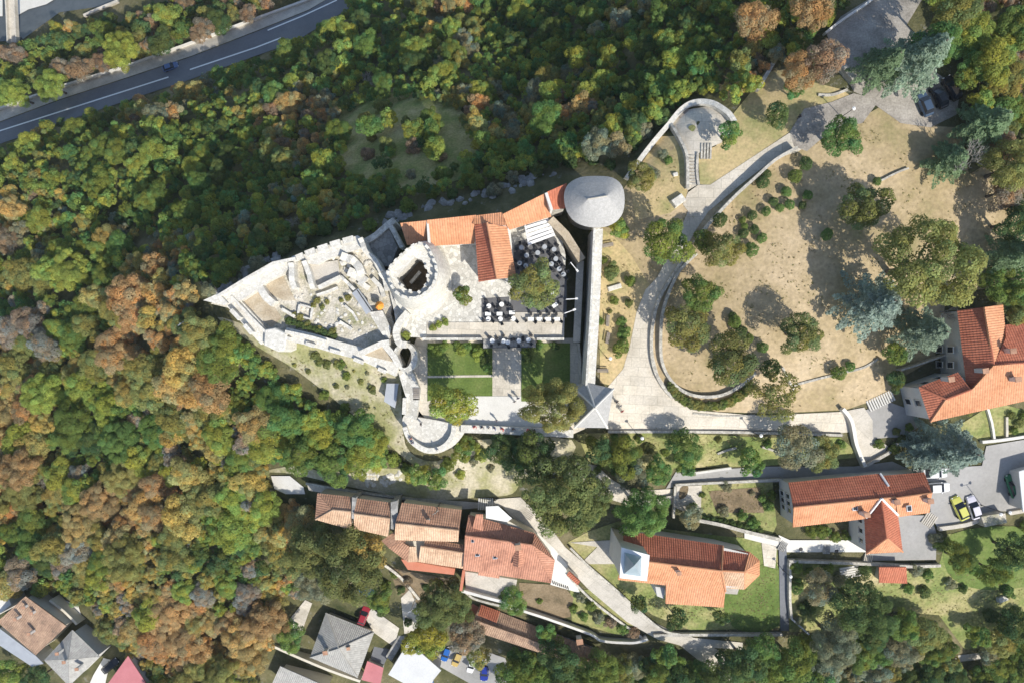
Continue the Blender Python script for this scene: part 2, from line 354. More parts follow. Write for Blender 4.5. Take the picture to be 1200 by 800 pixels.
def gwall(name, pts, hgt, w, m, label, cat='wall', rough=0.03, parent=None, smooth=True, group=None, sink=0.8, coping=None):
    """a wall that follows the ground along photo places"""
    q = spline(pts) if smooth and len(pts) > 2 else pts
    q = resample(q, 7)
    g = [W(x, y) for x, y in q]
    o = ribbon(name, [(v.x, v.y, v.z+hgt) for v in g], w, [v.z-sink for v in g], m, parent, rough)
    if coping: ribbon('coping', [(v.x, v.y, v.z+hgt+0.09) for v in g], w+0.12, [v.z+hgt-0.04 for v in g], coping, o)
    return tag(o, label, cat, group) if parent is None else o
def fwall(name, pts, ztop, zbot, w, m, label=None, cat='wall', parent=None, rough=0.05, smooth=False, step=8, group=None):
    q = spline(pts) if smooth else pts
    q = resample(q, step); p = [P(x, y, ztop) for x, y in q]
    o = ribbon(name, [tuple(v) for v in p], w, [zbot]*len(p), m, parent, rough)
    return tag(o, label, cat, group) if label else o
def merlons(parent, pts, ztop, size, gap, hgt, m, closed=False, name='merlon', off=0.0, broken=0.0):
    p = [P(x, y, ztop) for x, y in pts]
    if closed: p.append(p[0])
    acc = 0.0
    for a, b in zip(p, p[1:]):
        d = (b-a); ln = d.length; t = acc
        while t < ln:
            c = a+d*(t/ln); hh = hgt*(1-rng.random()*broken)
            bm = bmesh.new(); box(bm, (c.x, c.y, ztop+hh/2-0.05), (size[0]*rng.uniform(.9, 1.1), size[1], hh+0.1), math.atan2(d.y, d.x)+rng.uniform(-.04, .04))
            obj(name, bm, m, parent); t += gap
        acc = t-ln
def sheet(name, pts, m, off, label, smooth=False, step=1.4, kind='structure', cat=None):
    """ground cover laid over the terrain inside a photo outline"""
    q = spline(pts, True, 4) if smooth else pts
    q = resample(list(q)+[q[0]], 8)[:-1]
    b = [W(x, y) for x, y in q]; b2 = [Vector((v.x, v.y)) for v in b]
    if area2(b2) < 0: b2 = b2[::-1]
    xs = [v.x for v in b2]; ys = [v.y for v in b2]; n = len(b2); ins = []
    x = min(xs)+step*0.4
    while x < max(xs):
        y = min(ys)+step*0.37
        while y < max(ys):
            if inside(x, y, b2): ins.append(Vector((x+rng.uniform(-.2, .2), y+rng.uniform(-.2, .2))))
            y += step
        x += step
    v, e, f, *_ = delaunay_2d_cdt(b2+ins, [(i, (i+1) % n) for i in range(n)], [list(range(n))], 1, 1e-4)
    bm = bmesh.new(); vs = [bm.verts.new((p.x, p.y, h(p.x, p.y)+off)) for p in v]
    for t in f:
        try: bm.faces.new([vs[i] for i in t])
        except ValueError: pass
    bmesh.ops.recalc_face_normals(bm, faces=bm.faces)
    if sum(fc.normal.z for fc in bm.faces) < 0: bmesh.ops.reverse_faces(bm, faces=bm.faces)
    o = obj(name, bm, m, smooth=True)
    return tag(o, label, cat, None, kind)
def strip(name, pts, wpx, m, off, label, smooth=True):
    q = spline(pts) if smooth and len(pts) > 2 else pts
    L, R = offset_line(q, wpx)
    return sheet(name, L+R[::-1], m, off, label)
# ---------------------------------------------------------------- ground
def ground_material():
    m = bpy.data.materials.new('hillside'); m.use_nodes = True
    nt = m.node_tree; N = nt.nodes; L = nt.links; b = N['Principled BSDF']; b.inputs['Roughness'].default_value = 0.95
    b.inputs['Specular IOR Level'].default_value = 0.1
    g = N.new('ShaderNodeNewGeometry')
    def noise(s, d):
        n = N.new('ShaderNodeTexNoise'); n.inputs['Scale'].default_value = s; n.inputs['Detail'].default_value = d; n.inputs['Roughness'].default_value = 0.7
        L.new(g.outputs['Position'], n.inputs['Vector']); return n
    n1 = noise(0.09, 9); r = N.new('ShaderNodeValToRGB'); e = r.color_ramp.elements
    e[0].position = 0.33; e[0].color = (0.05, 0.06, 0.025, 1); e[1].position = 0.68; e[1].color = (0.26, 0.22, 0.13, 1)
    x = e.new(0.5); x.color = (0.13, 0.125, 0.06, 1)
    L.new(n1.outputs['Fac'], r.inputs[0])
    n2 = noise(0.5, 8); r2 = N.new('ShaderNodeValToRGB'); e = r2.color_ramp.elements
    e[0].position = 0.60; e[0].color = (0, 0, 0, 1); e[1].position = 0.74; e[1].color = (1, 1, 1, 1)
    L.new(n2.outputs['Fac'], r2.inputs[0])
    mx = N.new('ShaderNodeMix'); mx.data_type = 'RGBA'
    L.new(r2.outputs[0], mx.inputs['Factor']); L.new(r.outputs[0], mx.inputs['A']); mx.inputs['B'].default_value = (0.30, 0.29, 0.265, 1)
    sp = N.new('ShaderNodeSeparateXYZ'); L.new(g.outputs['Normal'], sp.inputs[0])
    L.new(mx.outputs['Result'], b.inputs['Base Color'])
    bp = N.new('ShaderNodeBump'); bp.inputs['Distance'].default_value = 0.5; n3 = noise(1.2, 8)
    L.new(n3.outputs['Fac'], bp.inputs['Height']); L.new(bp.outputs[0], b.inputs['Normal'])
    return m
M_hill = ground_material()
ny, nx = Z.shape
idx = np.arange(ny*nx).reshape(ny, nx)
a_, b_, c_, d_ = idx[:-1, :-1].ravel(), idx[:-1, 1:].ravel(), idx[1:, 1:].ravel(), idx[1:, :-1].ravel()
tris = np.concatenate([np.stack([a_, b_, c_], 1), np.stack([a_, c_, d_], 1)])
gm = npmesh('ground', np.stack([XX.ravel(), YY.ravel(), Z.ravel()], 1), tris, m=M_hill, tri=True)
gm.polygons.foreach_set('use_smooth', [True]*len(gm.polygons))
ground = link('ground', gm); tag(ground, kind='structure')

# ---- park, lawns and bare ground (4-8 cm layers over the hill)
sheet('park_lawn', S('705,262 735,215 770,165 800,175 806,225 812,236 870,200 925,170 962,158 985,146 1015,135 1040,120 1062,140 1095,148 1125,150 1135,205 1160,190 1210,230 1210,330 1110,345 1095,420 1060,440 1050,462 1020,470 990,480 900,484 840,482 790,470 770,440 742,452 705,448 700,380'), M_lawn, 0.07, 'dry tan park lawn')
sheet('soil_bank', S('704,268 722,280 740,300 752,320 762,335 748,365 742,400 735,435 718,452 703,448 702,360'), M_ochre, 0.11, 'ochre soil bank outside the castle wall')
sheet('soil_bank', S('818,180 838,172 858,150 858,135 880,108 895,85 920,82 945,95 985,105 1000,115 975,128 940,150 925,155 832,218 820,216'), M_ochre, 0.11, 'ochre soil bank beside the upper path')
sheet('soil_bank', S('738,215 772,160 790,160 803,185 805,235 785,250 745,258'), M_ochre, 0.11, 'grassy soil below the bastion')
sheet('bare_slope', S('255,372 300,405 345,432 392,468 425,495 455,520 490,548 530,565 600,560 650,555 670,515 560,515 540,528 505,540 475,520 470,450 465,430 400,412 340,400 300,385'), M_bare, 0.07, 'bare pale slope below the castle', True)
sheet('bare_slope', S('310,552 345,555 420,572 500,585 560,582 600,578 600,560 520,552 440,548 380,552 350,545'), M_bare, 0.06, 'bare pale terrace above the village roofs', True)
sheet('rough_grass', S('676,508 740,505 900,512 985,512 1010,535 900,545 790,548 780,568 730,560 690,540'), M_rough, 0.07, 'rough grass bank below the path')
sheet('clearing', S('400,128 440,112 490,110 535,125 560,165 550,205 500,218 435,220 402,195'), M_rough, 0.12, 'grassy clearing in the north wood', True)
sheet('church_lawn', S('665,635 690,622 725,610 770,618 850,628 910,632 915,735 810,738 765,720 720,692 690,665'), M_rough, 0.07, 'church lawn')
sheet('green_lawn', S('850,690 895,660 912,665 912,732 860,735'), M_green, 0.12, 'greener lawn beside the apse', True)
sheet('garden', S('795,568 905,562 910,615 905,625 860,618 805,605'), M_rough, 0.08, 'kitchen garden')
sheet('garden_bed', S('830,575 890,570 895,600 840,600'), M_garden, 0.12, 'dug vegetable bed')
sheet('garden', S('925,658 1100,662 1110,625 1200,618 1215,760 1130,760 1100,720 1040,715 980,735 925,740'), M_rough, 0.07, 'lower meadow garden')
sheet('green_lawn', S('1115,625 1205,620 1210,680 1150,690 1110,670'), M_green, 0.11, 'green meadow patch', True)
sheet('garden_bed', S('608,682 660,685 672,700 668,722 640,728 612,712'), M_garden, 0.10, 'dug garden plot below the large roof')
sheet('rough_grass', S('668,690 690,690 725,712 752,745 720,742 670,728'), M_rough, 0.09, 'overgrown plot beside the lane')
sheet('green_lawn', S('1152,480 1178,474 1200,480 1200,512 1165,512 1150,516 1120,500'), M_rough, 0.08, 'front garden lawn')

sheet('patio', S('793,569 822,568 821,598 800,598 791,594'), M_conc, 0.2, 'pale concrete slab beside the kitchen garden')
sheet('garden_bed', S('797,571 806,569 804,580 796,584'), M_garden, 0.26, 'brown soil corner on the concrete slab', True)
sheet('yard', S('1014,480 1040,470 1062,478 1080,497 1058,512 1040,512 1022,514'), M_asph, 0.14, 'asphalt yard below the lawn stairs')
sheet('garden_bed', S('455,664 530,678 515,700 492,712 465,690'), M_garden, 0.12, 'dark garden terrace below the red terrace')
sheet('patio', S('470,700 480,690 492,715 488,738 474,742'), M_conc, 0.14, 'worn concrete yard below the garden terrace')
# ---- paths and roads
sheet('plaza', S('708,458 730,432 738,405 746,365 756,340 770,325 795,300 800,312 780,335 767,370 764,410 772,440 788,463 812,480 880,486 905,486 985,482 1000,505 985,507 880,504 712,503'), M_pave, 0.16, 'pale paved plaza before the gate')
sheet('path', S('770,325 788,290 806,248 800,240 806,226 818,217 832,217 925,156 945,150 962,160 935,178 905,188 866,218 830,248 815,270 797,303'), M_pave, 0.17, 'pale ramp path')
sheet('path', S('925,155 942,128 975,120 1000,110 1030,118 1010,145 985,150 960,165 945,178 930,172'), M_gravel, 0.2, 'gravel path by the car park')
sheet('gravel_court', S('968,40 985,20 1030,-8 1085,-8 1062,30 1100,70 1090,100 1040,125 1000,108 985,80'), M_gravel, 0.12, 'gravel court under the trees')
sheet('gravel_court', S('1040,100 1095,85 1125,105 1120,135 1090,150 1055,145 1020,120'), M_gravel, 0.16, 'gravel car park in the shade')
sheet('path', S('1185,-8 1210,-8 1210,30'), M_gravel, 0.1, 'gravel patch')
sheet('path', S('985,482 1012,477 1022,492 1022,512 1040,522 1030,540 1010,545 1000,505'), M_conc, 0.18, 'concrete landing by the ramp')
sheet('road', S('780,572 792,552 900,546 1000,546 1045,540 1062,548 1090,556 1092,545 1060,560 912,564 800,568'), M_asph, 0.16, 'narrow asphalt lane')
sheet('parking_lot', S('1055,550 1100,548 1150,545 1155,522 1215,512 1240,600 1165,598 1128,612 1098,618 1090,602 1088,575'), M_asph, 0.18, 'asphalt car park')
sheet('yard', S('1050,603 1090,603 1097,625 1096,655 1022,656 1020,648 1056,646'), M_asph, 0.2, 'grey asphalt yard')
sheet('path', S('912,626 925,632 1012,632 1014,646 922,646 915,640'), M_wconc, 0.2, 'white concrete walkway')
sheet('path', S('872,618 912,630 912,640 872,630'), M_wconc, 0.2, 'white concrete walkway by the church')
sheet('path', S('912,632 921,640 924,738 914,738'), M_dasph, 0.22, 'narrow dark walkway')
sheet('path', S('892,635 910,640 908,665 895,662'), M_pave, 0.19, 'paved spot beside the apse')
sheet('path', S('580,584 610,582 635,606 650,624 662,640 690,664 720,690 760,725 800,745 870,752 870,760 800,756 770,748 735,728 690,690 665,664 645,645 625,622 600,605'), M_conc, 0.2, 'concrete lane running downhill')
sheet('terrace_floor', S('628,622 648,640 664,660 680,694 645,684 650,655'), M_wconc, 0.26, 'white terrace beside the large roof')
sheet('path', S('360,565 400,572 480,582 560,588 600,584 598,592 540,596 470,586 400,580 362,574'), M_conc, 0.18, 'concrete lane above the village roofs')
sheet('path', S('668,635 715,632 725,642 722,660 680,660 700,640'), M_conc, 0.16, 'paved approach to the church')
sheet('path', S('672,540 700,545 715,560 740,575 790,572 795,590 740,592 700,580 680,562'), M_pave, 0.15, 'stepped path under the trees')
sheet('path', S('800,740 840,760 870,790 850,800 815,770 790,750'), M_conc, 0.16, 'concrete lane end')
sheet('patio', S('436,712 468,735 462,757 438,740 428,722'), M_conc, 0.2, 'white patio')
sheet('patio', S('340,724 358,702 366,706 352,745 345,742'), M_conc, 0.2, 'concrete patio beside the grey roof')
sheet('parking_lot', S('510,762 540,752 592,770 602,802 560,805 512,778'), M_asph, 0.2, 'small asphalt car park below')
sheet('patio', S('70,700 92,708 96,720 90,726 66,712'), M_wconc, 0.2, 'white slab patio')
sheet('patio', S('110,790 122,770 130,772 124,800 100,812'), M_wconc, 0.2, 'white driveway')
sheet('patio', S('318,557 340,557 356,570 358,578 335,578 322,572'), M_wconc, 0.22, 'white terrace slab at the wood edge')
sheet('road', S('1180,760 1215,752 1215,765 1120,775 1100,770'), M_conc, 0.1, 'concrete track')
# highway in the gorge
sheet('sidewalk', S('-20,136 0,130 70,105 150,80 220,55 300,25 358,4 385,-10 400,-10 362,12 300,37 225,66 150,91 70,117 0,143 -20,150'), M_conc, 0.18, 'concrete verge of the highway', step=2.5)
sheet('road', S('-20,151 0,144 70,118 150,92 225,67 300,38 362,13 400,-10 455,-10 410,10 345,50 300,66 225,93 150,118 70,145 -20,176'), M_dasph, 0.16, 'dark asphalt highway', step=2.5)
for pts in ('-20,160.5 15,149.3 198,91', '223,82.3 300,56.5 330,45', '314,36.3 356,19 395,1'):
    strip('lane_marking', S(pts), 1.5, M_paint, 0.26, 'white highway line', False)
gwall('parapet_wall', S('-20,134 0,129 70,104 150,79 220,54 300,24 358,3 385,-12'), 1.1, 0.6, M_wconc, 'pale parapet wall along the highway', smooth=False)
# river corner
sheet('river', S('-30,50 25,48 70,15 140,5 140,-20 -30,-20'), M_water, 0.1, 'dark river', step=4)
sheet('gravel_bank', S('-20,20 4,20 4,-15 -20,-15'), M_wconc, 0.35, 'pale gravel bank', step=4)
sheet('gravel_bank', S('16,22 34,12 55,6 90,-15 16,-15'), M_wconc, 0.35, 'bright pale gravel bank', step=4)
fb = thing('footbridge', 'concrete footbridge over the river gravel', 'bridge', P(11, 20, -92))
prism('deck', S('6,-15 15,-15 18,50 9,50'), -91, -91.6, M_conc, fb)
fwall('railing', S('5.5,-15 8.5,50'), -90, -91.5, 0.3, M_conc, parent=fb)
fwall('railing', S('15.5,-15 18.5,50'), -90, -91.5, 0.3, M_conc, parent=fb)
prism('pier', S('8,38 16,38 17,46 9,46'), -91.5, -100, M_conc, fb)

# ================================================================ castle
def floor(name, pts, z, zb, m, label): return tag(prism(name, pts, z, zb, m), label, None, None, 'structure')
floor('ruin_terrace', S('247,356 262,344 300,330 346,304 394,286 420,278 436,302 452,325 462,345 458,368 466,392 468,408 420,415 380,404 335,392 312,386 285,365'), 1.6, -9, M_rubble, 'pale rubble floor of the ruined court')
floor('castle_terrace', S('466,394 500,396 661,396.5 663,300 656,268 640,246 600,262 500,284 470,300 456,340 462,366'), 2.5, -8, M_stone, 'white stone cafe terrace')
floor('courtyard', S('488,396 676,396 690,450 690,500 672,508 540,503 500,492 482,470 476,430'), 0.2, -7, M_pave, 'paved lower courtyard')
def slab(name, pts, z, th, m, label): return tag(prism(name, pts, z, z-th, m), label, None, None, 'structure')
slab('courtyard_lawn', S('501,402 577,402 577,464 520,463 501,470'), 0.32, 0.3, M_green, 'green courtyard lawn left of the path')
slab('courtyard_lawn', S('611,402 668,402 668,470 611,470'), 0.32, 0.3, M_green, 'green courtyard lawn right of the path')
slab('lawn_path', S('501,440 577,439 577,441.5 501,442.5'), 0.37, 0.1, M_pave, 'narrow stone strip across the lawn')
slab('paving', S('548,464 612,464 640,500 545,499'), 0.26, 0.2, M_wconc, 'bright paving of the courtyard')
slab('decking', S('564.5,350 597,348 597,384 564.5,383'), 2.58, 0.3, M_carpet, 'dark grey decking with white tables')
slab('decking', S('603,288 640,268 652,280 664,320 664,372 597,372 600,330'), 2.56, 0.3, M_carpet, 'dark decking of the cafe')
slab('paving', S('500,378 660,377 661,396 500,396'), 2.62, 0.3, M_pave, 'stone strip along the terrace edge')
slab('paving', S('598,366 660,366 660,378 598,378'), 2.66, 0.3, M_conc, 'pale concrete strip with tables')
bal = tag(prism('balcony', S('566,391 628,389.5 628,407 566,408'), 2.45, -0.5, M_dstone), 'grey stone balcony jutting from the cafe terrace', 'balcony')
for ln in ('566.5,397 566.5,407.5 627.5,406.5 627.5,397',):
    pp = [P(x, y, 2.45) for x, y in resample(S(ln), 6)]
    bm = bmesh.new(); tube(bm, [(p.x, p.y, 3.4) for p in pp], [0.04]*len(pp), 5); obj('handrail', bm, M_dark, bal)
    for p in pp:
        bm = bmesh.new(); tube(bm, [(p.x, p.y, 2.4), (p.x, p.y, 3.4)], [0.03, 0.03], 4); obj('railing_post', bm, M_dark, bal)
for pts, lab in (('495,397 565,397', 'low stone parapet left of the cafe balcony'), ('629,397 661,397', 'low stone parapet right of the cafe balcony')):
    fwall('parapet', S(pts), 3.3, 0, 0.4, M_stone, lab)

# --- keep: battered round tower with open top
keep = thing('keep_tower', 'white horseshoe keep with open square top and ring of merlons', 'tower', P(486, 318, 2.4))
outer = [((x-483)*1.05+484, (y-318)*1.05+318.5) for x, y in spline(S('464,305.5 480.5,290.5 491,286 499.5,290 506.5,303 510.5,318 506.5,333 496,344 484,348.5 471.5,346.5 462,339 456,326 455,317'), True, 3)]
inner = S('464.5,325 485.5,301.5 494.5,305 501,317.5 500,332 490.5,342.5 479.5,341 471,336')
def ring_mesh(name, out, inn, z, zb, m, parent, flare=0.0, cz=None):
    o = [P(x, y, z) for x, y in out]; i = [P(x, y, z) for x, y in inn]
    bm = bmesh.new(); b2 = [Vector((v.x, v.y)) for v in o]; i2 = [Vector((v.x, v.y)) for v in i]
    if area2(b2) < 0: b2.reverse()
    if area2(i2) < 0: i2.reverse()
    n, k = len(b2), len(i2)
    v, e, f, *_ = delaunay_2d_cdt(b2+i2, [(a, (a+1) % n) for a in range(n)]+[(n+a, n+(a+1) % k) for a in range(k)], [], 0, 1e-5)
    vs = [bm.verts.new((p.x, p.y, z)) for p in v]
    for t in f:
        c = sum((v[q] for q in t), Vector((0, 0)))/len(t)
        if inside(c.x, c.y, b2) and not inside(c.x, c.y, i2): bm.faces.new([vs[q] for q in t])
    c = sum(b2, Vector((0, 0)))/n
    for lst, fl in ((b2, flare), (i2[::-1], 0)):
        tp = [bm.verts.new((q.x, q.y, z)) for q in lst]; bt = [bm.verts.new((q.x+(q.x-c.x)*fl, q.y+(q.y-c.y)*fl, zb)) for q in lst]
        for a in range(len(lst)):
            b = (a+1) % len(lst); bm.faces.new((bt[a], bt[b], tp[b], tp[a]))
    bmesh.ops.remove_doubles(bm, verts=bm.verts, dist=1e-4)
    bmesh.ops.recalc_face_normals(bm, faces=bm.faces)
    return obj(name, bm, m, parent)
ring_mesh('tower_wall', outer, inner, 10.8, 2.0, M_wstone, keep, 0.42)
prism('inner_floor', inner, 5.0, 3, M_garden, keep)
bm = bmesh.new(); q = P(488, 326, 5.0); box(bm, (q.x, q.y, 5.9), (0.5, 2.4, 1.0), -0.7); obj('inner_stair', bm, M_stone, keep)
pin = [((x-483)*0.97+483, (y-318)*0.97+318) for x, y in outer]
fwall('parapet', pin+[pin[0]], 11.55, 10.6, 0.42, M_wstone, parent=keep, rough=0.03)
merlons(keep, pin, 11.55, (0.55, 0.44, 1), 1.15, 0.6, M_wstone, True)
pin2 = S('473,333 481,338.5 489.5,340.5 498.5,331 499.5,318 494,306.5')
merlons(keep, [((x-483)*1.16+483, (y-318)*1.14+318) for x, y in pin2], 10.8, (0.45, 0.5, 1), 1.5, 0.5, M_wstone, name='parapet_block')
# apron and stair east of the keep
tag(prism('tower_apron', spline(S('500,288 514,296 524,312 529,332 522,352 508,366 490,370 474,366 462,350 470,330 490,310'), True, 3), 3.5, 1.5, M_wstone), 'white curved stone apron around the keep foot', 'terrace')
st = thing('curved_stair', 'curved white stone stair beside the keep', 'stairs', P(517, 298, 2.5))
for k in range(9):
    a = math.radians(62-k*7); c = P(483+38*math.cos(a)*1.05, 324-42*math.sin(a)*1.05, 3.6)
    bm = bmesh.new(); box(bm, (c.x, c.y, 3.05+0.13*(9-k)/2), (0.5, 2.2, 1.1+0.13*(9-k)), -math.atan2(math.cos(a), math.sin(a))+math.pi/2+0.2); obj('step', bm, M_stone, st)

# --- north curtain walk and ruin walls
nw = tag(prism('curtain_wall', S('238,352 262,341 287.5,326 319.5,307.5 330,304 346.5,302.5 346,309 331,321 311,331 304,338 283,352 262,358'), 3.2, -12, M_wstone), 'broad white curtain wall walk along the north cliff', 'wall')
fwall('parapet', S('255,347 287.5,327 320,308.5 346,303'), 4.1, 3, 0.5, M_wstone, parent=nw, rough=0.08)
nw2 = tag(prism('curtain_wall', S('347,302 372,291.5 394,284 419,276 425,280 428,290 408,296 385,303 372,310 360,309'), 2.9, -12, M_wstone), 'ragged white wall top between the chambers and the cliff', 'wall')
merlons(nw2, S('350,302 372,293 394,286 420,278'), 2.9, (1.8, 1.0, 1), 2.2, 0.8, M_wstone, name='stone_block', broken=0.7)
def ruin(pts, zt, w, lab, m=M_wstone, rough=0.18): return fwall('ruined_wall', S(pts), zt, 0.5, w, m, lab, rough=rough, step=5)
ruin('356,306 362,322 366,338', 3.6, 0.8, 'thin ruined cross wall beside the grey chamber')
ruin('373,337 399,324', 3.0, 0.6, 'low ruined wall below the grey chamber')
ruin('399,324 416,340', 2.7, 0.5, 'slanting ruined wall leading to the steel ramp')
ruin('341,308 342,330 345,338', 3.8, 0.9, 'jagged ruined wall east of the round pit')
ruin('304,337 312,349 320,356', 3.3, 1.2, 'stub of wall between the two brown pits')
ruin('422,279 428,294 440,306 446,318', 4.6, 0.8, 'curved ruined wall above the shaded yard')
ruin('446,318 452,326 455,340', 3.6, 1.2, 'broken wall joining the keep')
ruin('400,300 412,304 420,312 424,322', 3.4, 1.3, 'collapsed wall stub near the cliff', rough=0.4)
ruin('408,318 418,322 428,330', 2.8, 1.5, 'rubble wall stub near the keep', rough=0.4)
for pts, zt, w, lab in (('351,357 366,361 364,374 349,370 351,357', 2.2, .35, 'rectangular stone frame in the ruined court'), ('330,362 345,371', 2.3, .5, 'short low wall beside the stone frame'), ('371,346 384,342 396,337', 2.2, .45, 'low row of stones below the chamber'),
        ('398,377 412,386', 2.3, .5, 'low wall near the south ruin shade'), ('404,358 413,366 419,376', 2.2, .4, 'low stone edge beside the steel ramp'), ('420,330 432,338', 2.4, .9, 'broken block wall above the ramp'), ('436,326 446,336 450,348', 2.5, .7, 'low wall leading to the orange parasol')):
    ruin(pts, zt, w, lab, rough=.12)
slab('chamber_floor', S('362,310 396,305 398,322 372,336'), 1.95, 0.4, M_conc, 'smooth grey chamber floor')
slab('pit_floor', S('284,353 305,340 316,352 330,372 318,384'), 1.68, 0.3, M_tan, 'brown earth floor beside the west walk')
slab('pit_floor', S('310,332 331,322 340,340 346,352 332,352 318,345'), 1.7, 0.3, M_tan, 'brown earth floor of the round pit')
slab('yard_floor', S('424,284 455,266 466,290 458,312 444,312 434,300'), 0.5, 8, M_dstone, 'shaded yard floor below the keep')
fwall('ruined_wall', S('428,283 440,276 456,262 462,258'), 1.2, -10, 1.0, M_stone, 'grey wall closing the shaded yard to the cliff')
fwall('ruined_wall', S('457,264 464,277 471,290'), 2.6, 0, 0.7, M_stone, 'grey wall between yard and tiled roof')
# south-west walk with merlons and timber walkway
sw = thing('castle_wall', 'south-west castle wall with timber walkway and stepped merlons', 'wall', P(285, 375, 0))
fwall('wall_core', S('268,349 290,373 312,398'), 2.6, -9, 2.4, M_wstone, parent=sw)
merlons(sw, S('264,352 285,375 308,402'), 2.6, (2.0, 0.7, 1), 3.2, 1.3, M_wstone)
fwall('parapet', S('271,347 293,371 314,392'), 3.4, 2.5, 0.4, M_wstone, parent=sw)
pa = [P(275+i*2.35, 351.5+i*2.45, 2.3) for i in range(16)]
for a, b in zip(pa, pa[1:]):
    bm = bmesh.new(); c = (a+b)/2; d = b-a; box(bm, (c.x, c.y, 2.25), (d.length*0.93, 1.35, 0.12), math.atan2(d.y, d.x)); obj('plank', bm, M_wood, sw)
tag(prism('corner_tower', S('310,386 322,384 336,391 334,409 326,412 309,404'), 3.58, -8, M_wstone, flare=0.12, bevel=0.15), 'white corner tower top at the south-west tip', 'tower')
swall = thing('castle_wall', 'long white south wall of the ruined court', 'wall', P(390, 405, 0))
fwall('wall_core', S('334,391 365,398 395,407 425,415 445,424 466,434'), 2.8, -6, 2.1, M_wstone, parent=swall)
fwall('parapet', S('334,388.5 365,395 382,400'), 3.5, 2.6, 0.5, M_wstone, parent=swall)
merlons(swall, S('336,396 395,412 464,440'), 2.8, (1.6, 0.6, 1), 4.2, 0.6, M_wstone)
# junction: triangular planter, small dark yard with ring wall
tp = thing('planter_court', 'small triangular planter court with white walls', 'planter', P(440, 414, 1))
fwall('planter_wall', S('422,414 448,402 456,401'), 4.0, -2, 0.9, M_wstone, parent=tp)
fwall('planter_wall', S('450,403 462,418 468,430'), 4.0, -2, 1.0, M_wstone, parent=tp)
prism('planter_soil', S('424,415 447,405 461,424'), 2.9, 0, M_tan, tp)
rw = tag(ring_mesh('ring_wall', spline(S('474,402 482,404 488,412 489,424 482,434 470,434 462,420 463,408'), True, 3), spline(S('473,406 479,408 482,415 481.5,423 477,430 471,430 466,420 466,411'), True, 3), 3.7, 0, M_stone, None), 'ring wall around the small dark yard', 'wall')
fwall('curved_wall', S('478,366 468,378 464,390 468,402 476,404'), 4.4, 0, 1.1, M_wstone, 'curved white wall from the keep apron to the ring yard', smooth=True)
# wall walk down to the round bastion
ww = tag(prism('wall_walk', S('466,434 482,432 492,456 488,492 474,488 477,470'), 1.9, -6, M_stone), 'stone wall walk descending to the round bastion', 'wall')
for k in range(7):
    c = P(488, 455+k*2.1, 1.9); bm = bmesh.new(); box(bm, (c.x, c.y, 1.98-0.03*k), (1.1, 0.22, 0.2)); obj('step', bm, M_wood, ww)
tag(prism('wall_box', S('472,466 476,466 476,486 471,485'), 2.6, -3, M_wstone), 'small white parapet box on the wall walk', 'parapet')
bas_out = spline(S('473,487 485,488 511,492 533,497 545,499 544,507 534,520 521,528 510,531 497,530 485,523 476,513 472,500'), True, 3)
bas = thing('round_bastion', 'round white bastion with curved parapet above the slope', 'bastion', P(503, 510, 1))
prism('bastion_floor', bas_out, 0.9, -9, M_wstone, bas, flare=0.05)
fwall('parapet', S('532,498 530,510 522,521 511,526.5 499,526.5 487,520 478,511 474,500'), 1.9, 0.5, 0.75, M_wstone, parent=bas, smooth=True)
sp = tag(fwall('parapet', S('540,502 570,503 600,504.5 640,506.5 672,508'), 1.35, -6, 1.3, M_wstone), 'long white parapet along the south edge of the courtyard', 'wall')
fwall('inner_bench', S('545,499 600,501 660,503'), 0.65, 0.1, 0.5, M_stone, parent=sp)
# grey shed roof below the wall walk
sh = thing('shed', 'grey lean-to shed roof below the wall walk', 'shed', P(456, 470, -2))
prism('roof', S('453,449 467,449 463,478 450,470'), -0.3, -0.45, M_steel, sh)
prism('shed_wall', S('454,451 466,451 462.5,476 451,469'), -0.47, -4, M_plast, sh)
# steel ramp + orange object in the ruin
rp = thing('steel_ramp', 'grey steel ramp crossing the ruined court', 'ramp', P(427, 355, 1.6))
fwall('ramp_deck', S('416,341 424,352 433,366'), 3.1, 2.9, 1.3, M_steel, parent=rp, rough=0)
fwall('ramp_rail', S('418,340 435,365'), 4.0, 3.0, 0.06, M_dark, parent=rp, rough=0)
bm = bmesh.new(); q = P(427, 354, 2); box(bm, (q.x, q.y, 2.2), (1.0, 1.0, 1.5)); obj('ramp_support', bm, M_dark, rp)
slab('landing', S('432,366 448,364 458,385 456,398 448,392'), 3.0, 2, M_stone, 'stone landing at the ramp end')
op = thing('parasol', 'folded orange parasol beside the steel ramp', 'parasol', P(443, 358, 1.6))
q = P(443, 358, 4)
bm = bmesh.new(); tube(bm, [(q.x, q.y, 1.5), (q.x, q.y, 4.4)], [.04, .04], 6); obj('pole', bm, M_dark, op)
bm = bmesh.new(); tube(bm, [(q.x, q.y, 3.0), (q.x+.1, q.y, 3.3), (q.x, q.y, 4.3)], [.55, .75, .06], 8); obj('canopy', bm, M_orange, op)

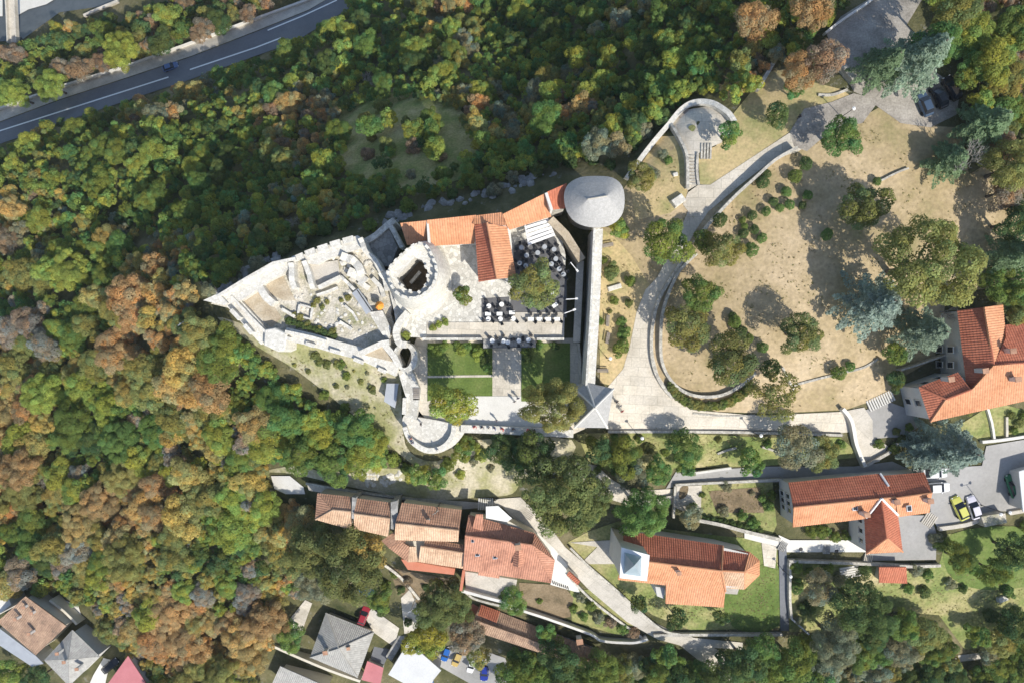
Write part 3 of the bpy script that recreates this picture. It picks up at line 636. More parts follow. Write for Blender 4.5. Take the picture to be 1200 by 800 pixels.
# --- east wall
ew = thing('castle_wall', 'tall pale east castle wall with walk on top', 'wall', P(692, 360, 0))
eline = S('699,268 697.5,300 696,340 694.5,370 692,410 689.5,452')
fwall('wall_core', [(x+2, y) for x, y in eline], 7.4, -4, 1.55, M_wstone, parent=ew, smooth=True)
fwall('parapet', [(x-2.2, y) for x, y in eline], 8.2, 7.2, 0.35, M_stone, parent=ew, smooth=True)
iw = thing('wall_walk', 'grey plank-like inner wall walk beside the east wall', 'wall walk', P(680, 350, 2.5))
pa = [P(680-0.045*(i*2.2), 306+i*2.2, 3.2) for i in range(44)]
for a, b in zip(pa, pa[1:]):
    bm = bmesh.new(); c = (a+b)/2; d = b-a; box(bm, (c.x, c.y, 3.15+rng.uniform(-.02, .02)), (d.length*0.94, 1.15, 0.2), math.atan2(d.y, d.x)); obj('slab', bm, M_conc, iw)
fwall('support_wall', S('680,306 676,401'), 3.0, 0, 0.8, M_stone, parent=iw)
fwall('low_wall', S('678,402 680,425 680.5,452'), 1.5, 0, 0.35, M_conc, 'thin low wall inside the gate passage')

# --- round tower with stone cone roof
rt = thing('round_tower', 'large round tower with grey stone shingle roof', 'tower', P(697, 238, -2))
ro = spline(S('661,229 666,216 680,208 700,206.5 718,208.5 729,218 732,233 730,249 722,260 708,266 690,266 674,260 664,247'), True, 3)
rin = [((x-697)*0.78+698, (y-237)*0.78+236) for x, y in ro]
bm = bmesh.new()
rings = []
for t, z in ((1.0, 8.6), (0.72, 9.7), (0.42, 10.7), (0.14, 11.6)):
    rings.append([bm.verts.new(P(697+3*(1-t)+(x-697)*t+max(-1, min(1, (x-697)/30))*10*(1-t), 237-5*(1-t)+(y-237)*t-max(-1, min(1, (x-697)/30))*1.6*(1-t), z)) for x, y in ro])
rd0, rd1 = bm.verts.new(P(689, 233.5, 11.9)), bm.verts.new(P(711, 230, 11.9))
n = len(ro)
for a, b in zip(rings, rings[1:]):
    for k in range(n): bm.faces.new((a[k], a[(k+1) % n], b[(k+1) % n], b[k]))
mid = P(700, 232, 11.9).x
for k in range(n):
    a, b = rings[-1][k], rings[-1][(k+1) % n]
    ta = rd0 if a.co.x < mid else rd1; tb = rd0 if b.co.x < mid else rd1
    bm.faces.new((a, b, tb)) if ta is tb else bm.faces.new((a, b, tb, ta))
under = [bm.verts.new((v.co.x, v.co.y, 8.35)) for v in rings[0]]
for k in range(n): bm.faces.new((under[k], under[(k+1) % n], rings[0][(k+1) % n], rings[0][k]))
bm.faces.new(under); bmesh.ops.recalc_face_normals(bm, faces=bm.faces)
obj('roof', bm, M_slate, rt)
bm = bmesh.new(); tube(bm, [P(688.5, 233.6, 11.95), P(711.5, 229.9, 11.95)], [.13, .13], 6); obj('ridge_cap', bm, M_conc, rt)
prism('tower_wall', rin, 8.36, -8, M_stone, rt)

# --- gatehouse pyramid roof
gh = thing('gatehouse', 'square gatehouse with grey pyramid roof and white hips', 'gatehouse', P(696, 475, 0))
gc = [P(x, y, 7.6) for x, y in S('675.5,457 687,448.5 719,455 711.5,501 673,500.5')]; ap = P(697, 477, 11.0)
for k, (a, b) in enumerate(zip(gc, gc[1:]+gc[:1])):
    bm = bmesh.new(); va, vb, vc = bm.verts.new(a), bm.verts.new(b), bm.verts.new(ap)
    f = bm.faces.new((va, vb, vc)); r = bmesh.ops.extrude_face_region(bm, geom=[f])
    bmesh.ops.translate(bm, verts=[v for v in r['geom'] if isinstance(v, bmesh.types.BMVert)], vec=(0, 0, -0.15)); bmesh.ops.recalc_face_normals(bm, faces=bm.faces)
    obj('roof_slope', bm, M_slate, gh)
    bm = bmesh.new(); tube(bm, [a+Vector((0, 0, .08)), ap+Vector((0, 0, .08))], [.19, .15], 5); obj('hip_cap', bm, M_wconc, gh)
bm = bmesh.new(); tube(bm, [ap, ap+Vector((0, 0, 1.3))], [.06, .02], 5); obj('finial', bm, M_dark, gh)
gcc = sum(gc, Vector())/5
bm = bmesh.new(); tv = [bm.verts.new((v+(gcc-v)*0.07).xy.to_3d()+Vector((0, 0, 7.4))) for v in gc]; bv = [bm.verts.new((v.co.x, v.co.y, -3)) for v in tv]
bm.faces.new(tv); bm.faces.new(bv[::-1])
for k in range(5): bm.faces.new((bv[k], bv[(k+1) % 5], tv[(k+1) % 5], tv[k]))
bmesh.ops.recalc_face_normals(bm, faces=bm.faces); obj('gatehouse_wall', bm, M_stone, gh)

# ================================================================ tiled roofs
def ray_plane(px, py, p0, n):
    o = Vector((0, 0, CAMZ)); d = Vector(((px-600)*K, (400-py)*K, -1)); t = (p0-o).dot(n)/d.dot(n)
    return o+d*t
def slope(parent, pts, m, period=0.4, course=0.46, amp=0.06, var=0.12, name='roof_slope', eave=0.0):
    """tiled roof slope: real columns and courses cut to the outline; pts[0..1] = eave line, pts[2] = on the ridge"""
    a, b, c = (P(*p[:3]) for p in pts[:3])
    u = (b-a).normalized(); n = u.cross(c-a).normalized()
    if n.z < 0: n = -n
    v = n.cross(u)
    if v.z < 0: v = -v
    poly = [ray_plane(p[0], p[1], a, n) for p in pts]
    uv = [((q-a).dot(u), (q-a).dot(v)) for q in poly]
    if area2(uv) < 0: uv.reverse()
    u0, u1 = min(q[0] for q in uv), max(q[0] for q in uv); v0, v1 = min(q[1] for q in uv), max(q[1] for q in uv)
    us = []; k = math.floor(u0/period)
    while k*period < u1:
        us += [(k*period, 0.0, k), ((k+.30)*period, 1.0, k), ((k+.62)*period, 1.0, k)]; k += 1
    us.append((k*period, 0.0, k))
    vs = []; k = math.floor(v0/course)
    while k*course < v1:
        vs += [(k*course, 0.6, k), ((k+.97)*course, 0.0, k)]; k += 1
    vs.append((k*course, 0.6, k))
    bm = bmesh.new(); col = bm.loops.layers.float_color.new('tile')
    wz = n.dot(Vector((0, 0, 1)))
    g = [[bm.verts.new((x, y, amp*(hx*1.0+hy*0.7))) for x, hx, _ in us] for y, hy, _ in vs]
    rnd = {}
    for j in range(len(vs)-1):
        for i in range(len(us)-1):
            f = bm.faces.new((g[j][i], g[j][i+1], g[j+1][i+1], g[j+1][i]))
            key = (us[i][2], vs[j][2])
            if key not in rnd: rnd[key] = 1+rng.uniform(-var, var*0.8)
            s = rnd[key]
            for lp in f.loops: lp[col] = (s, s, s, 1)
    m_ = len(uv)
    for i in range(m_):
        p, q = uv[i], uv[(i+1) % m_]
        no = Vector((-(q[1]-p[1]), q[0]-p[0], 0))
        if no.length < 1e-6: continue
        bmesh.ops.bisect_plane(bm, geom=list(bm.verts)+list(bm.edges)+list(bm.faces), plane_co=(p[0], p[1], 0), plane_no=no)
    bmesh.ops.delete(bm, geom=[f for f in bm.faces if not inside(*f.calc_center_median().xy, uv)], context='FACES')
    M4 = Matrix((u, v, n)).transposed().to_4x4(); M4.translation = a
    bm.transform(M4)
    # underside board so the roof has thickness
    ub = [bm.verts.new(a+u*q[0]+v*q[1]-n*0.16) for q in uv]; ut = [bm.verts.new(a+u*q[0]+v*q[1]+n*0.01) for q in uv]
    fs = [bm.faces.new(ub[::-1])]+[bm.faces.new((ub[i], ub[(i+1) % m_], ut[(i+1) % m_], ut[i])) for i in range(m_)]
    for f in fs:
        for lp in f.loops: lp[col] = (.7, .7, .7, 1)
    bm.normal_update(); bmesh.ops.triangulate(bm, faces=[f for f in fs if len(f.verts) > 4])
    return obj(name, bm, m, parent)
def ridge(parent, pts, m, r=0.17, name='ridge_cap'):
    p = [P(*q)+Vector((0, 0, .1)) for q in pts]; bm = bmesh.new(); col = bm.loops.layers.float_color.new('tile')
    tube(bm, p, [r]*len(p), 6)
    for f in bm.faces:
        for lp in f.loops: lp[col] = (.95, .95, .95, 1)
    return obj(name, bm, m, parent)
def chimney(parent, px, py, z, s=0.8, hh=1.5, m=M_plast, cap=M_tbrown_shade, rz=0.15):
    c = P(px, py, z); bm = bmesh.new(); box(bm, (c.x, c.y, z-hh/2+0.3), (s, s*.8, hh+0.6), rz)
    o = obj('chimney', bm, m, parent)
    bm = bmesh.new(); col = bm.loops.layers.float_color.new('tile'); box(bm, (c.x, c.y, z+0.66), (s*1.25, s*1.05, 0.12), rz)
    for f in bm.faces:
        for lp in f.loops: lp[col] = (1, 1, 1, 1)
    obj('chimney_cap', bm, cap, o)
def skylight(parent, px, py, z, s=0.85, rz=0.1, tilt=(0, 0)):
    c = P(px, py, z); bm = bmesh.new(); box(bm, (c.x, c.y, z), (s, s*1.2, 0.35), rz); o = obj('skylight', bm, M_steel, parent)
    bm = bmesh.new(); box(bm, (c.x, c.y, z+0.19), (s*.7, s*.9, 0.05), rz); obj('pane', bm, M_glass, o)
def walls(parent, pts, ztop, zbot, m=M_plast, name='wall'):
    return prism(name, pts, ztop, zbot, m, parent)
def windows(parent, a, b, z, fr, zc, w=0.9, hh=1.3):
    """windows on the wall under the line a-b (photo places at height z); zc = sill-centre heights"""
    A, B = P(*a, z), P(*b, z); d = B-A; ang = math.atan2(d.y, d.x); nrm = Vector((-d.y, d.x, 0)).normalized()
    for f in fr:
        for zz in zc:
            c = A+d*f+nrm*0.04
            bm = bmesh.new(); box(bm, (c.x, c.y, zz), (w+.24, 0.14, hh+.24), ang); o = obj('window', bm, M_wconc, parent)
            bm = bmesh.new(); c = c+nrm*0.06; box(bm, (c.x, c.y, zz), (w, 0.08, hh), ang); obj('pane', bm, M_glass, o)
            bm = bmesh.new(); c = c+nrm*0.04; box(bm, (c.x, c.y, zz-hh/2-.14), (w+.4, 0.3, .1), ang); obj('sill', bm, M_conc, o)
def R(s):
    return [tuple(float(v) for v in t.split(',')) for t in s.split()]
def house(name, label, cat, loc, slopes, ridges, body, ztop, zbot, wm=M_plast, amp=0.06, period=0.4):
    t = thing(name, label, cat, P(*loc))
    for pts, m in slopes: slope(t, R(pts), m, amp=amp, period=period)
    for pts, m in ridges: ridge(t, R(pts), m)
    if body: walls(t, S(body), ztop, zbot, wm)
    return t

# castle restaurant
cr = house('restaurant', 'long orange-tiled castle restaurant along the north wall', 'building', (560, 270, 2.5), [
    ('477,287,5.6 500.5,287,5.6 499.5,258.5,7.6 469,261.5', M_terr),
    ('503,288.5,5.9 556,285.5,5.9 558,252,8.0 500,258', M_terr),
    ('597,269.5,5.9 646,254,5.9 638,227,8.1 587,252', M_terr),
    ('557,272,7.4 561,330.5,7.4 582,327,9.8 571,262 557,262', M_tred_shade),
    ('605,325,7.4 594,266,7.4 570.5,262,9.8 582.5,327', M_terr),
    ('571,262,8.7 554,263,7.7 556,253,7.9 588,249 594,265', M_terr),
    ], [('571,261,9.8 582.5,327,9.8', M_terr)],
    '472,263 499,261 558,255 588,252 637,229 643,252 598,267 603,322 563,327 557,284 503,286 479,285', 5.5, -7, M_wconc)
prism('hall_wall', S('561,271 593,267 602,322 564,327'), 7.2, 1, M_wconc, cr)
fwall('end_wall', S('501,259 503,288'), 7.6, 3, 0.35, M_wconc, parent=cr)
fwall('end_wall', S('640,226 646.5,246'), 8.6, 3, 0.45, M_wconc, parent=cr)
house('link_building', 'small red-tiled roof beside the round tower', 'building', (652, 235, 0), [('648,246,6.0 664,244,6.0 664,215,8 641,225', M_tred_shade)], [], '645,227 662,220 662,242 649,244', 5.8, -7, M_stone)
# pergola canopy of white slats
pg = thing('pergola', 'white slatted pergola roof beside the restaurant', 'pergola', P(632, 270, 2.5))
for k in range(6):
    t = k/5; a = (614+5*t, 262.5+23.5*t); b = (642+8*t, 254.5+20*t)
    A, B = P(*a, 5.2), P(*b, 5.2); d = B-A; c = (A+B)/2
    bm = bmesh.new(); box(bm, (c.x, c.y, 5.2), (d.length, 0.47, 0.06), math.atan2(d.y, d.x)); obj('slat', bm, M_paint, pg)
for a, b in (('615,262', '619.5,287'), ('641,255', '649.5,275')):
    A, B = P(*S(a)[0], 5.05), P(*S(b)[0], 5.05); d = B-A; c = (A+B)/2
    bm = bmesh.new(); box(bm, (c.x, c.y, 5.05), (d.length, 0.2, 0.16), math.atan2(d.y, d.x)); obj('beam', bm, M_paint, pg)
for x, y in S('615,263 642,256 620,286 649,274'):
    c = P(x, y, 5.0); bm = bmesh.new(); box(bm, (c.x, c.y, 3.7), (.14, .14, 2.6)); obj('post', bm, M_paint, pg)
cw = fwall('stone_ledge', S('645,257 663,275 682,305'), 5.6, 0, 1.3, M_tan, 'sloping terracotta ledge below the round tower', 'ledge')
# ================================================================ village houses
hA = house('house', 'large red-tiled house with two crossing wings by the park', 'house', (1140, 440, -1.5), [
    ('1132,447,5.5 1121.7,364,5.5 1153.3,360,8 1164,427 1139,456', M_tred_shade),
    ('1175,357,5.5 1178.5,396,5.5 1164,427,8 1153.3,360', M_terr),
    ('1178,381,5.5 1216,376,5.5 1216,424,8 1164,428 1178.5,396', M_tred_shade),
    ('1090,494,5.5 1216,466,5.5 1216,424,8 1164,428 1139,456 1108,467.5', M_terr),
    ('1090,494,5.5 1076.5,453,5.5 1108,467.5,7.2', M_tred_shade),
    ('1076.5,453,5.5 1122.5,436,5.5 1137.5,456,7.2 1108,467.5', M_tred_shade)],
    [('1153.3,360,8 1164,427,8', M_tred_shade), ('1164,427.5,8 1216,424,8', M_tred_shade), ('1108,467.5,7.2 1138,456,7.3', M_tred_shade), ('1090,494,5.5 1108,467.5,7.2', M_terr), ('1076.5,453,5.5 1108,467.5,7.2', M_tred_shade)],
    '1124,366 1173,359 1177,383 1214,379 1214,464 1091,491 1079,455 1124,439 1132,445', 5.3, -4, M_plast)
for x, y, z in ((1152, 434, 8.2), (1184, 411, 8.0), (1112, 444, 7.4), (1190, 444, 8.2)): chimney(hA, x, y, z, 0.8)
windows(hA, (1124, 439), (1124, 366), 5.3, (0.15, 0.40), (3.2, 0.4))
windows(hA, (1091, 491), (1079, 455), 5.3, (0.5,), (3.4, 0.5))
windows(hA, (1079, 455), (1124, 439), 5.3, (0.3, 0.7), (3.2,))

hB = house('house', 'long orange-tiled house with south wing beside the car park', 'house', (990, 600, -6), [
    ('1032,554.5,0 924,565,0 930,594,2.4 1049,582', M_tred_shade),
    ('929,617,0 1050,603,0 1049,582,2.4 930,594', M_terr),
    ('1083,553,-.3 1035,557,-.3 1049,583,2.1 1092,577', M_tred_shade),
    ('1052,605,-.3 1089,600,-.3 1092,577,2.1 1049,583', M_terr),
    ('1015,647,-.4 1013,605,-.4 1032.5,584,2.6 1039,630', M_tred_shade),
    ('1052,603,-.4 1057.5,645.5,-.4 1039,630,2.6 1032.5,584', M_tred_shade),
    ('1057.5,646,-.4 1015,648,-.4 1039,630,2.6', M_terr)],
    [('930,594,2.4 1049,582,2.4', M_terr), ('1049,583,2.1 1092,577,2.1', M_terr), ('1032.5,584,2.6 1039,630,2.6', M_tred_shade), ('1039,630,2.6 1015,648,-.4', M_terr), ('1039,630,2.6 1057.5,646,-.4', M_terr)],
    '926,567 1033,557 1083,555 1090,577 1088,599 1052,603 1056,643 1016,646 1014,606 931,614', -0.3, -8.5, M_plast)
ridge(hB, R('1015,606,.2 1032.5,583.5,2.7'), M_paint, 0.2, 'flashing'); ridge(hB, R('1032.5,583.5,2.7 1052,603,.2'), M_paint, 0.2, 'flashing')
ridge(hB, R('1031,554,.2 1041,569,1.4'), M_paint, 0.2, 'flashing')
for x, y in ((1014, 602), (1049, 587), (1088, 586)): chimney(hB, x, y, 2.4, 0.8)
for x, y in ((1001.5, 594, ), (1065, 595)): skylight(hB, x, y, 1.6)
windows(hB, (931, 614), (926, 567), -0.3, (0.30, 0.48, 0.66), (-1.6, -4.2), 0.7, 1.1)
windows(hB, (1016, 646), (1014, 606), -0.3, (0.25, 0.55, 0.85), (-1.8,), 0.7, 1.0)

hC = house('church', 'orange-tiled church with square bell tower and faceted apse', 'church', (790, 665, -10), [
    ('847,638.5,-2.4 731,621.5,-2.4 730,654,1 845.5,668.5', M_tred_shade),
    ('724,678.5,-2.4 850,693,-2.4 845.5,668.5,1 730,654', M_terr),
    ('780,706.5,-3.6 848,711,-3.6 850.5,686,-1.9 780.5,680', M_terr),
    ('878,646,-3 848,641.5,-3 846,668,-.1 872,669.5', M_tred_shade),
    ('850,688,-3 872,690,-3 872,669.5,-.1 846,668', M_tpale_sun),
    ('890,656,-3 878,646,-3 872,669.5,-.1', M_terr),
    ('890,673,-3 890,656,-3 872,669.5,-.1', M_terr),
    ('872,690,-3 890,673,-3 872,669.5,-.1', M_terr)],
    [('730,654,1 845.5,668.5,1', M_terr), ('847,639,-2.3 845.5,668.5,1 850,692,-2.3', M_terr), ('846,668,-.1 872,669.5,-.1', M_terr)],
    '733,624 845,640.5 876,648 887,657 887,672 872,687 850,688 727,676', -2.6, -12, M_plast)
prism('aisle_wall', S('783,684 846,690 845,707 783,703'), -4.1, -12, M_plast, hC)
bt = prism('bell_tower', S('729,642 760.5,650.5 757.5,679.5 727,676'), 4.2, -10, M_wconc, hC)
for zt, sc in ((4.45, 1.05),):
    prism('cornice', [((x-744)*sc+744, (y-662)*sc+662) for x, y in S('729,642 760.5,650.5 757.5,679.5 727,676')], zt, 4.15, M_paint, bt)
bc = [P(x, y, 4.6) for x, y in S('732,647 752,652 751,675 731,672')]; ap = P(743.5, 662, 8.2)
bm = bmesh.new(); vv = [bm.verts.new(c) for c in bc]; va = bm.verts.new(ap); lo = [bm.verts.new((c.x, c.y, 4.4)) for c in bc]
for k in range(4): bm.faces.new((vv[k], vv[(k+1) % 4], va)); bm.faces.new((lo[k], lo[(k+1) % 4], vv[(k+1) % 4], vv[k]))
bmesh.ops.recalc_face_normals(bm, faces=bm.faces); obj('spire', bm, M_bluem, bt)
chimney(hC, 795, 670, 1.3, 0.6); prism('porch_roof', S('850,688.5 866,689.5 864,696 849,695'), -3.2, -3.4, M_conc, hC)
prism('buttress', S('768,687 779,688 778,701 770,698'), -4, -11, M_plast, hC)
windows(hC, (727, 677), (733, 624), -2.6, (0.25, 0.8), (-5.5,), 0.8, 2.0)

r1 = house('row_house', 'hipped brown-tiled house at the wooded end of the row', 'house', (392, 600, -13), [
    ('411,581.5,-4.4 372,577.5,-4.4 390,597,-2.9 411,599', M_tbrown_shade), ('372,577.5,-4.4 369.5,608,-4.4 390,597,-2.9', M_tbrown_shade),
    ('369.5,608,-4.4 412,620,-4.4 411,599,-2.9 390,597', M_tpale_sun)], [('390,597,-2.9 411,599,-2.9', M_tpale_sun), ('370,608,-4.4 390,597,-2.9', M_tpale_sun)], '373,579 411,583 411,617 371,606', -4.6, -16, M_cream)
r2 = house('row_house', 'small brown-tiled middle house of the row', 'house', (437, 604, -13), [
    ('457.5,588.5,-4.4 418,583.5,-4.4 415,601.5,-2.8 457,607', M_tbrown_shade), ('415,619,-4.4 455,628,-4.4 457,607,-2.8 415,601.5', M_tpale_sun)],
    [('415,601.5,-2.8 457,607,-2.8', M_tpale_sun)], '418,585 457,590 455,625 416,617', -4.6, -16, M_cream)
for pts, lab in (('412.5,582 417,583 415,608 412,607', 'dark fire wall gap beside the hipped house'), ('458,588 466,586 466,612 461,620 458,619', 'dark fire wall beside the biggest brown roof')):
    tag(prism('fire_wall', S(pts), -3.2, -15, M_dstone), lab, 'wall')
r3 = house('row_house', 'biggest brown-tiled house of the village row', 'house', (502, 610, -13), [
    ('541,597,-3.9 471,588.5,-3.9 463.5,612.5,-2.1 538,621', M_tbrown_shade), ('462.5,632,-3.9 537,634,-3.9 538,621,-2.5 463.5,612.5', M_tpale_sun)],
    [('463.5,612.5,-2.1 538,621,-2.1', M_tpale_sun)], '472,590 540,599 536,632 464,630', -4.1, -16, M_cream)
chimney(r3, 502, 609, -2.4, 0.5)
r4 = house('row_house', 'lower brown-tiled house with red terrace behind the row', 'house', (515, 648, -14), [
    ('544,638,-5 498,630.5,-5 497,640,-4 544.5,647.5', M_tbrown_shade), ('490,657.5,-5.4 542.5,665.5,-5.4 544.5,647.5,-4 493,639.5', M_tpale_sun),
    ('447,633,-5 463,622,-5 476,634,-4.3 455,641', M_tbrown_shade), ('455,641,-5.2 478,658,-5.2 480,640,-4.3 468,632', M_tbrown_shade), ('478,658,-5.2 490,657.5,-5.2 487,640,-4.3 480,640', M_tpale_sun)],
    [('493,639.5,-4 544.5,647.5,-4', M_tpale_sun)], '457,640 468,634 498,633 543,641 541,663 480,656', -5.6, -17, M_cream)
prism('terrace_floor', S('470,655 533,666 532,673 478,667'), -7.8, -15, M_redflr, r4)
r5 = house('house', 'large pinkish-brown roof with dormer and skylights above the lane', 'house', (595, 645, -13), [
    ('626,624,-4.4 549,602.5,-4.4 545,627,-2 624,638', M_tpink), ('543,667,-4.6 645.5,682.5,-4.6 624,638,-2 545,627', M_tpink),
    ('645.5,682.5,-4.6 650,656,-4.6 624,638,-2', M_tpink), ('650,656,-4.5 626,624,-4.5 624,638,-2', M_tpink)],
    [('545,627,-2 624,638,-2', M_tpink)], '550,605 596,610 625,626 647,656 643,679 545,664', -4.8, -16, M_cream)
for x, y in ((559.5, 648), (580, 651), (554, 633)): skylight(r5, x, y, -3.4 if y > 640 else -2.4, 0.8 if y > 640 else .5)
dm = prism('dormer', S('603,647 612,646 611,661 602,660'), -3.05, -4.5, M_cream, r5)
slope(r5, R('601,663,-2.9 602,645,-2.9 608,643,-2.2 607,664', ), M_tpink, name='dormer_roof'); slope(r5, R('614,644,-2.9 612,664,-2.9 607,664,-2.2 608,643'), M_tpink, name='dormer_roof')
chimney(r5, 607, 640, -0.9, 0.9); slope(r5, R('560,673,-5.6 585,677,-5.6 585.5,673,-5.1 561,669'), M_tpink, name='porch_roof')
slope(r5, R('553,620,-3.1 566,622,-3.1 566,602,-2.4 558,602'), M_tpink, name='dormer_roof')
prism('canopy', S('569.5,593 584,592.5 600,607 594,611 569.5,606.5'), -4.0, -4.12, M_paint, r5)
prism('patio', S('545,669 606,679 604,690 600,707 546,692'), -9.5, -18, M_conc, r5)
fwall('patio_wall', S('543.5,668 540,692'), -7.6, -16, 0.5, M_redflr, parent=r5); fwall('patio_wall', S('541,692 600,708'), -8.4, -18, 0.5, M_wconc, parent=r5)
# white terrace with vent slots and small tiled shelter east of it
gw = thing('shelter', 'small red-tiled wall shelter on the white terrace', 'shelter', P(673, 678, -11))
slope(gw, R('664,673,-7.8 677,685,-7.8 680,681,-7.2 667,669'), M_tred_shade); prism('wall', S('665,672.5 677,684 679,681 667,670'), -7.9, -13, M_wconc, gw)
old = house('old_house', 'long weathered old tile roof overgrown at its edge', 'house', (630, 745, -20), [
    ('703,763,-16.8 563,707.5,-16.8 555,725,-15 704,778', M_told), ('551,737,-16.4 699,786,-16.4 704,778,-15 555,725', M_told)],
    [('555,725,-15 704,778,-15', M_told)], '564,710 702,765 699,784 553,735', -17, -26, M_dstone)
slope(old, R('586,716,-16.3 564,708,-16.5 560,720,-15.1 582,729'), M_tred_shade, name='new_tile_patch'); chimney(old, 679, 750, -14.2, 1.0)
tag(prism('brick_shed', S('548,713 558,703 562,708 553,734 545,728'), -18, -25, M_redflr), 'red-brown shed strip against the old house', 'shed')

# lower-left houses
l1 = house('house', 'patchy orange-brown tiled house at the foot of the wood', 'house', (38, 735, -34), [('42,767,-28.2 -3,728,-28.2 30,698,-26 78,733', M_told)], [], '0,729 30,701 75,733 42,764', -28.6, -38, M_cream)
slope(l1, R('30,752,-27.6 4,726,-27.6 24,706,-26.3 48,730'), M_terr, name='old_tile_patch', var=.3) if False else None
for x, y in ((30, 710), (39, 717), (20, 724), (36, 741)): chimney(l1, x, y, -25.8, .55, 1.0)
prism('lean_to_roof', S('-3,734 42,768 51,777 38,781 -3,754'), -29.5, -29.7, M_steel, l1); prism('lean_to_wall', S('-3,737 42,771 46,777 38,779 -3,752'), -29.75, -38, M_plast, l1)
l2 = house('house', 'grey pyramid-roofed house beside the patchy tiled house', 'house', (83, 770, -34), [
    ('52,773,-28.5 85,737.5,-28.5 80.5,772,-26.4', M_tgrey), ('85,737.5,-28.5 117,768.5,-28.5 80.5,772,-26.4', M_tgrey),
    ('117,768.5,-28.5 81,803,-28.5 80.5,772,-26.4', M_tgrey), ('81,803,-28.5 52,773,-28.5 80.5,772,-26.4', M_tgrey)], [], '55,773 85,741 114,768 81,800', -28.8, -38, M_plast)
for x, y in ((69, 764), (77, 774), (92, 782)): chimney(l2, x, y, -26.2, .6, 1.2)
l3 = thing('house', 'pink sheet-roofed house at the foot of the wood', 'house', P(150, 795, -34))
prism('roof', S('150,768 175,806 160,830 118,812'), -28, -28.2, M_pink, l3); prism('wall', S('149,772 172,806 158,826 121,811'), -28.25, -38, M_plast, l3)
for pts, z, lab in (('58,703 75,716 90,731', -30.5, 'beige lane wall beside the patchy tiled house'), ('92,742 105,753 113,760', -30.5, 'beige low wall beside the grey pyramid roof'), ('318,756 345,768 385,785 422,798', -29.5, 'long beige boundary wall below the grey-roofed house')):
    fwall('boundary_wall', S(pts), z, -36, 0.5, M_cream, lab)
tag(prism('white_shed', S('-5,722 13,708 8,695 -5,690'), -30, -37, M_wconc), 'white flat-roofed shed left of the patchy roof', 'shed')
l4 = house('house', 'grey-tiled hipped house between wood and patio', 'house', (400, 757, -33), [
    ('438.5,740,-27 382,717.5,-27 397,759,-24.4', M_tgrey), ('382,717.5,-27 363.5,769.5,-27 397,759,-24.4', M_tgrey),
    ('363.5,769.5,-27 419,793,-27 397,759,-24.4', M_tgrey), ('419,793,-27 438.5,740,-27 397,759,-24.4', M_tgrey)],
    [('382,717.5,-27 397,759,-24.4', M_tgrey), ('438.5,740,-27 397,759,-24.4', M_tgrey), ('363.5,769.5,-27 397,759,-24.4', M_tgrey), ('419,793,-27 397,759,-24.4', M_tgrey)], '384,721 435,741 418,789 367,768', -27.2, -38, M_cream)
chimney(l4, 382, 763, -24.6, .8); chimney(l4, 409, 758, -25, .6)
l5 = house('house', 'grey-tiled roof cut by the bottom wall', 'house', (350, 800, -35), [('372,826,-29 318,802,-29 328.5,780,-27.6 388,806', M_tgrey)], [], '331,784 383,806 370,823 321,801', -29.3, -38, M_cream)
sp_ = thing('shed', 'small pink-roofed shed next to the white roof', 'shed', P(437, 788, -33))
prism('roof', S('430.5,774 449.5,782 445.5,802 423.5,796'), -29.6, -29.75, M_pink, sp_); prism('wall', S('431,776 448,783 444,800 425,795'), -29.8, -37, M_plast, sp_)
l6 = thing('house', 'white flat-roofed house beside the small car park', 'house', P(485, 780, -33))
prism('roof', S('478.5,751.5 517,785 508,796 500,815 455,790'), -27.5, -27.8, M_white, l6); prism('wall', S('478.5,754 515,785 506,796 499,812 457,789'), -27.85, -38, M_plast, l6)
tag(prism('long_shed', S('469,741 476,745 459,774 452,769'), -29.5, -37, M_dstone), 'narrow dark shed roof between patio and white roof', 'shed')
tag(prism('yard_slab', S('440,752 458,762 450,778 434,772'), -31, -37, M_dasph), 'dark yard slab behind the pink shed', 'yard')
l7 = thing('house', 'white-roofed building at the right edge by the car park', 'house', P(1205, 565, -6))
prism('roof', S('1194,552 1225,543 1240,602 1199,599'), -2.2, -2.4, M_white, l7); prism('wall', S('1196,554 1223,546 1237,600 1201,597'), -2.42, -8, M_plast, l7)
tr = thing('shed', 'little red-tiled shed roof below the grey yard', 'shed', P(1047, 673, -8))
slope(tr, R('1030,682,-6.6 1063,683,-6.6 1062,664,-5.2 1030,664'), M_tred_shade); prism('wall', S('1032,666 1060,666 1061,681 1032,680'), -6.8, -12, M_plast, tr)
tag(prism('rubble_slab', S('1150,605 1178,600 1180,612 1154,617'), -4.6, -7, M_rubble), 'rough pale stone slab beside the car park wall', 'slab')

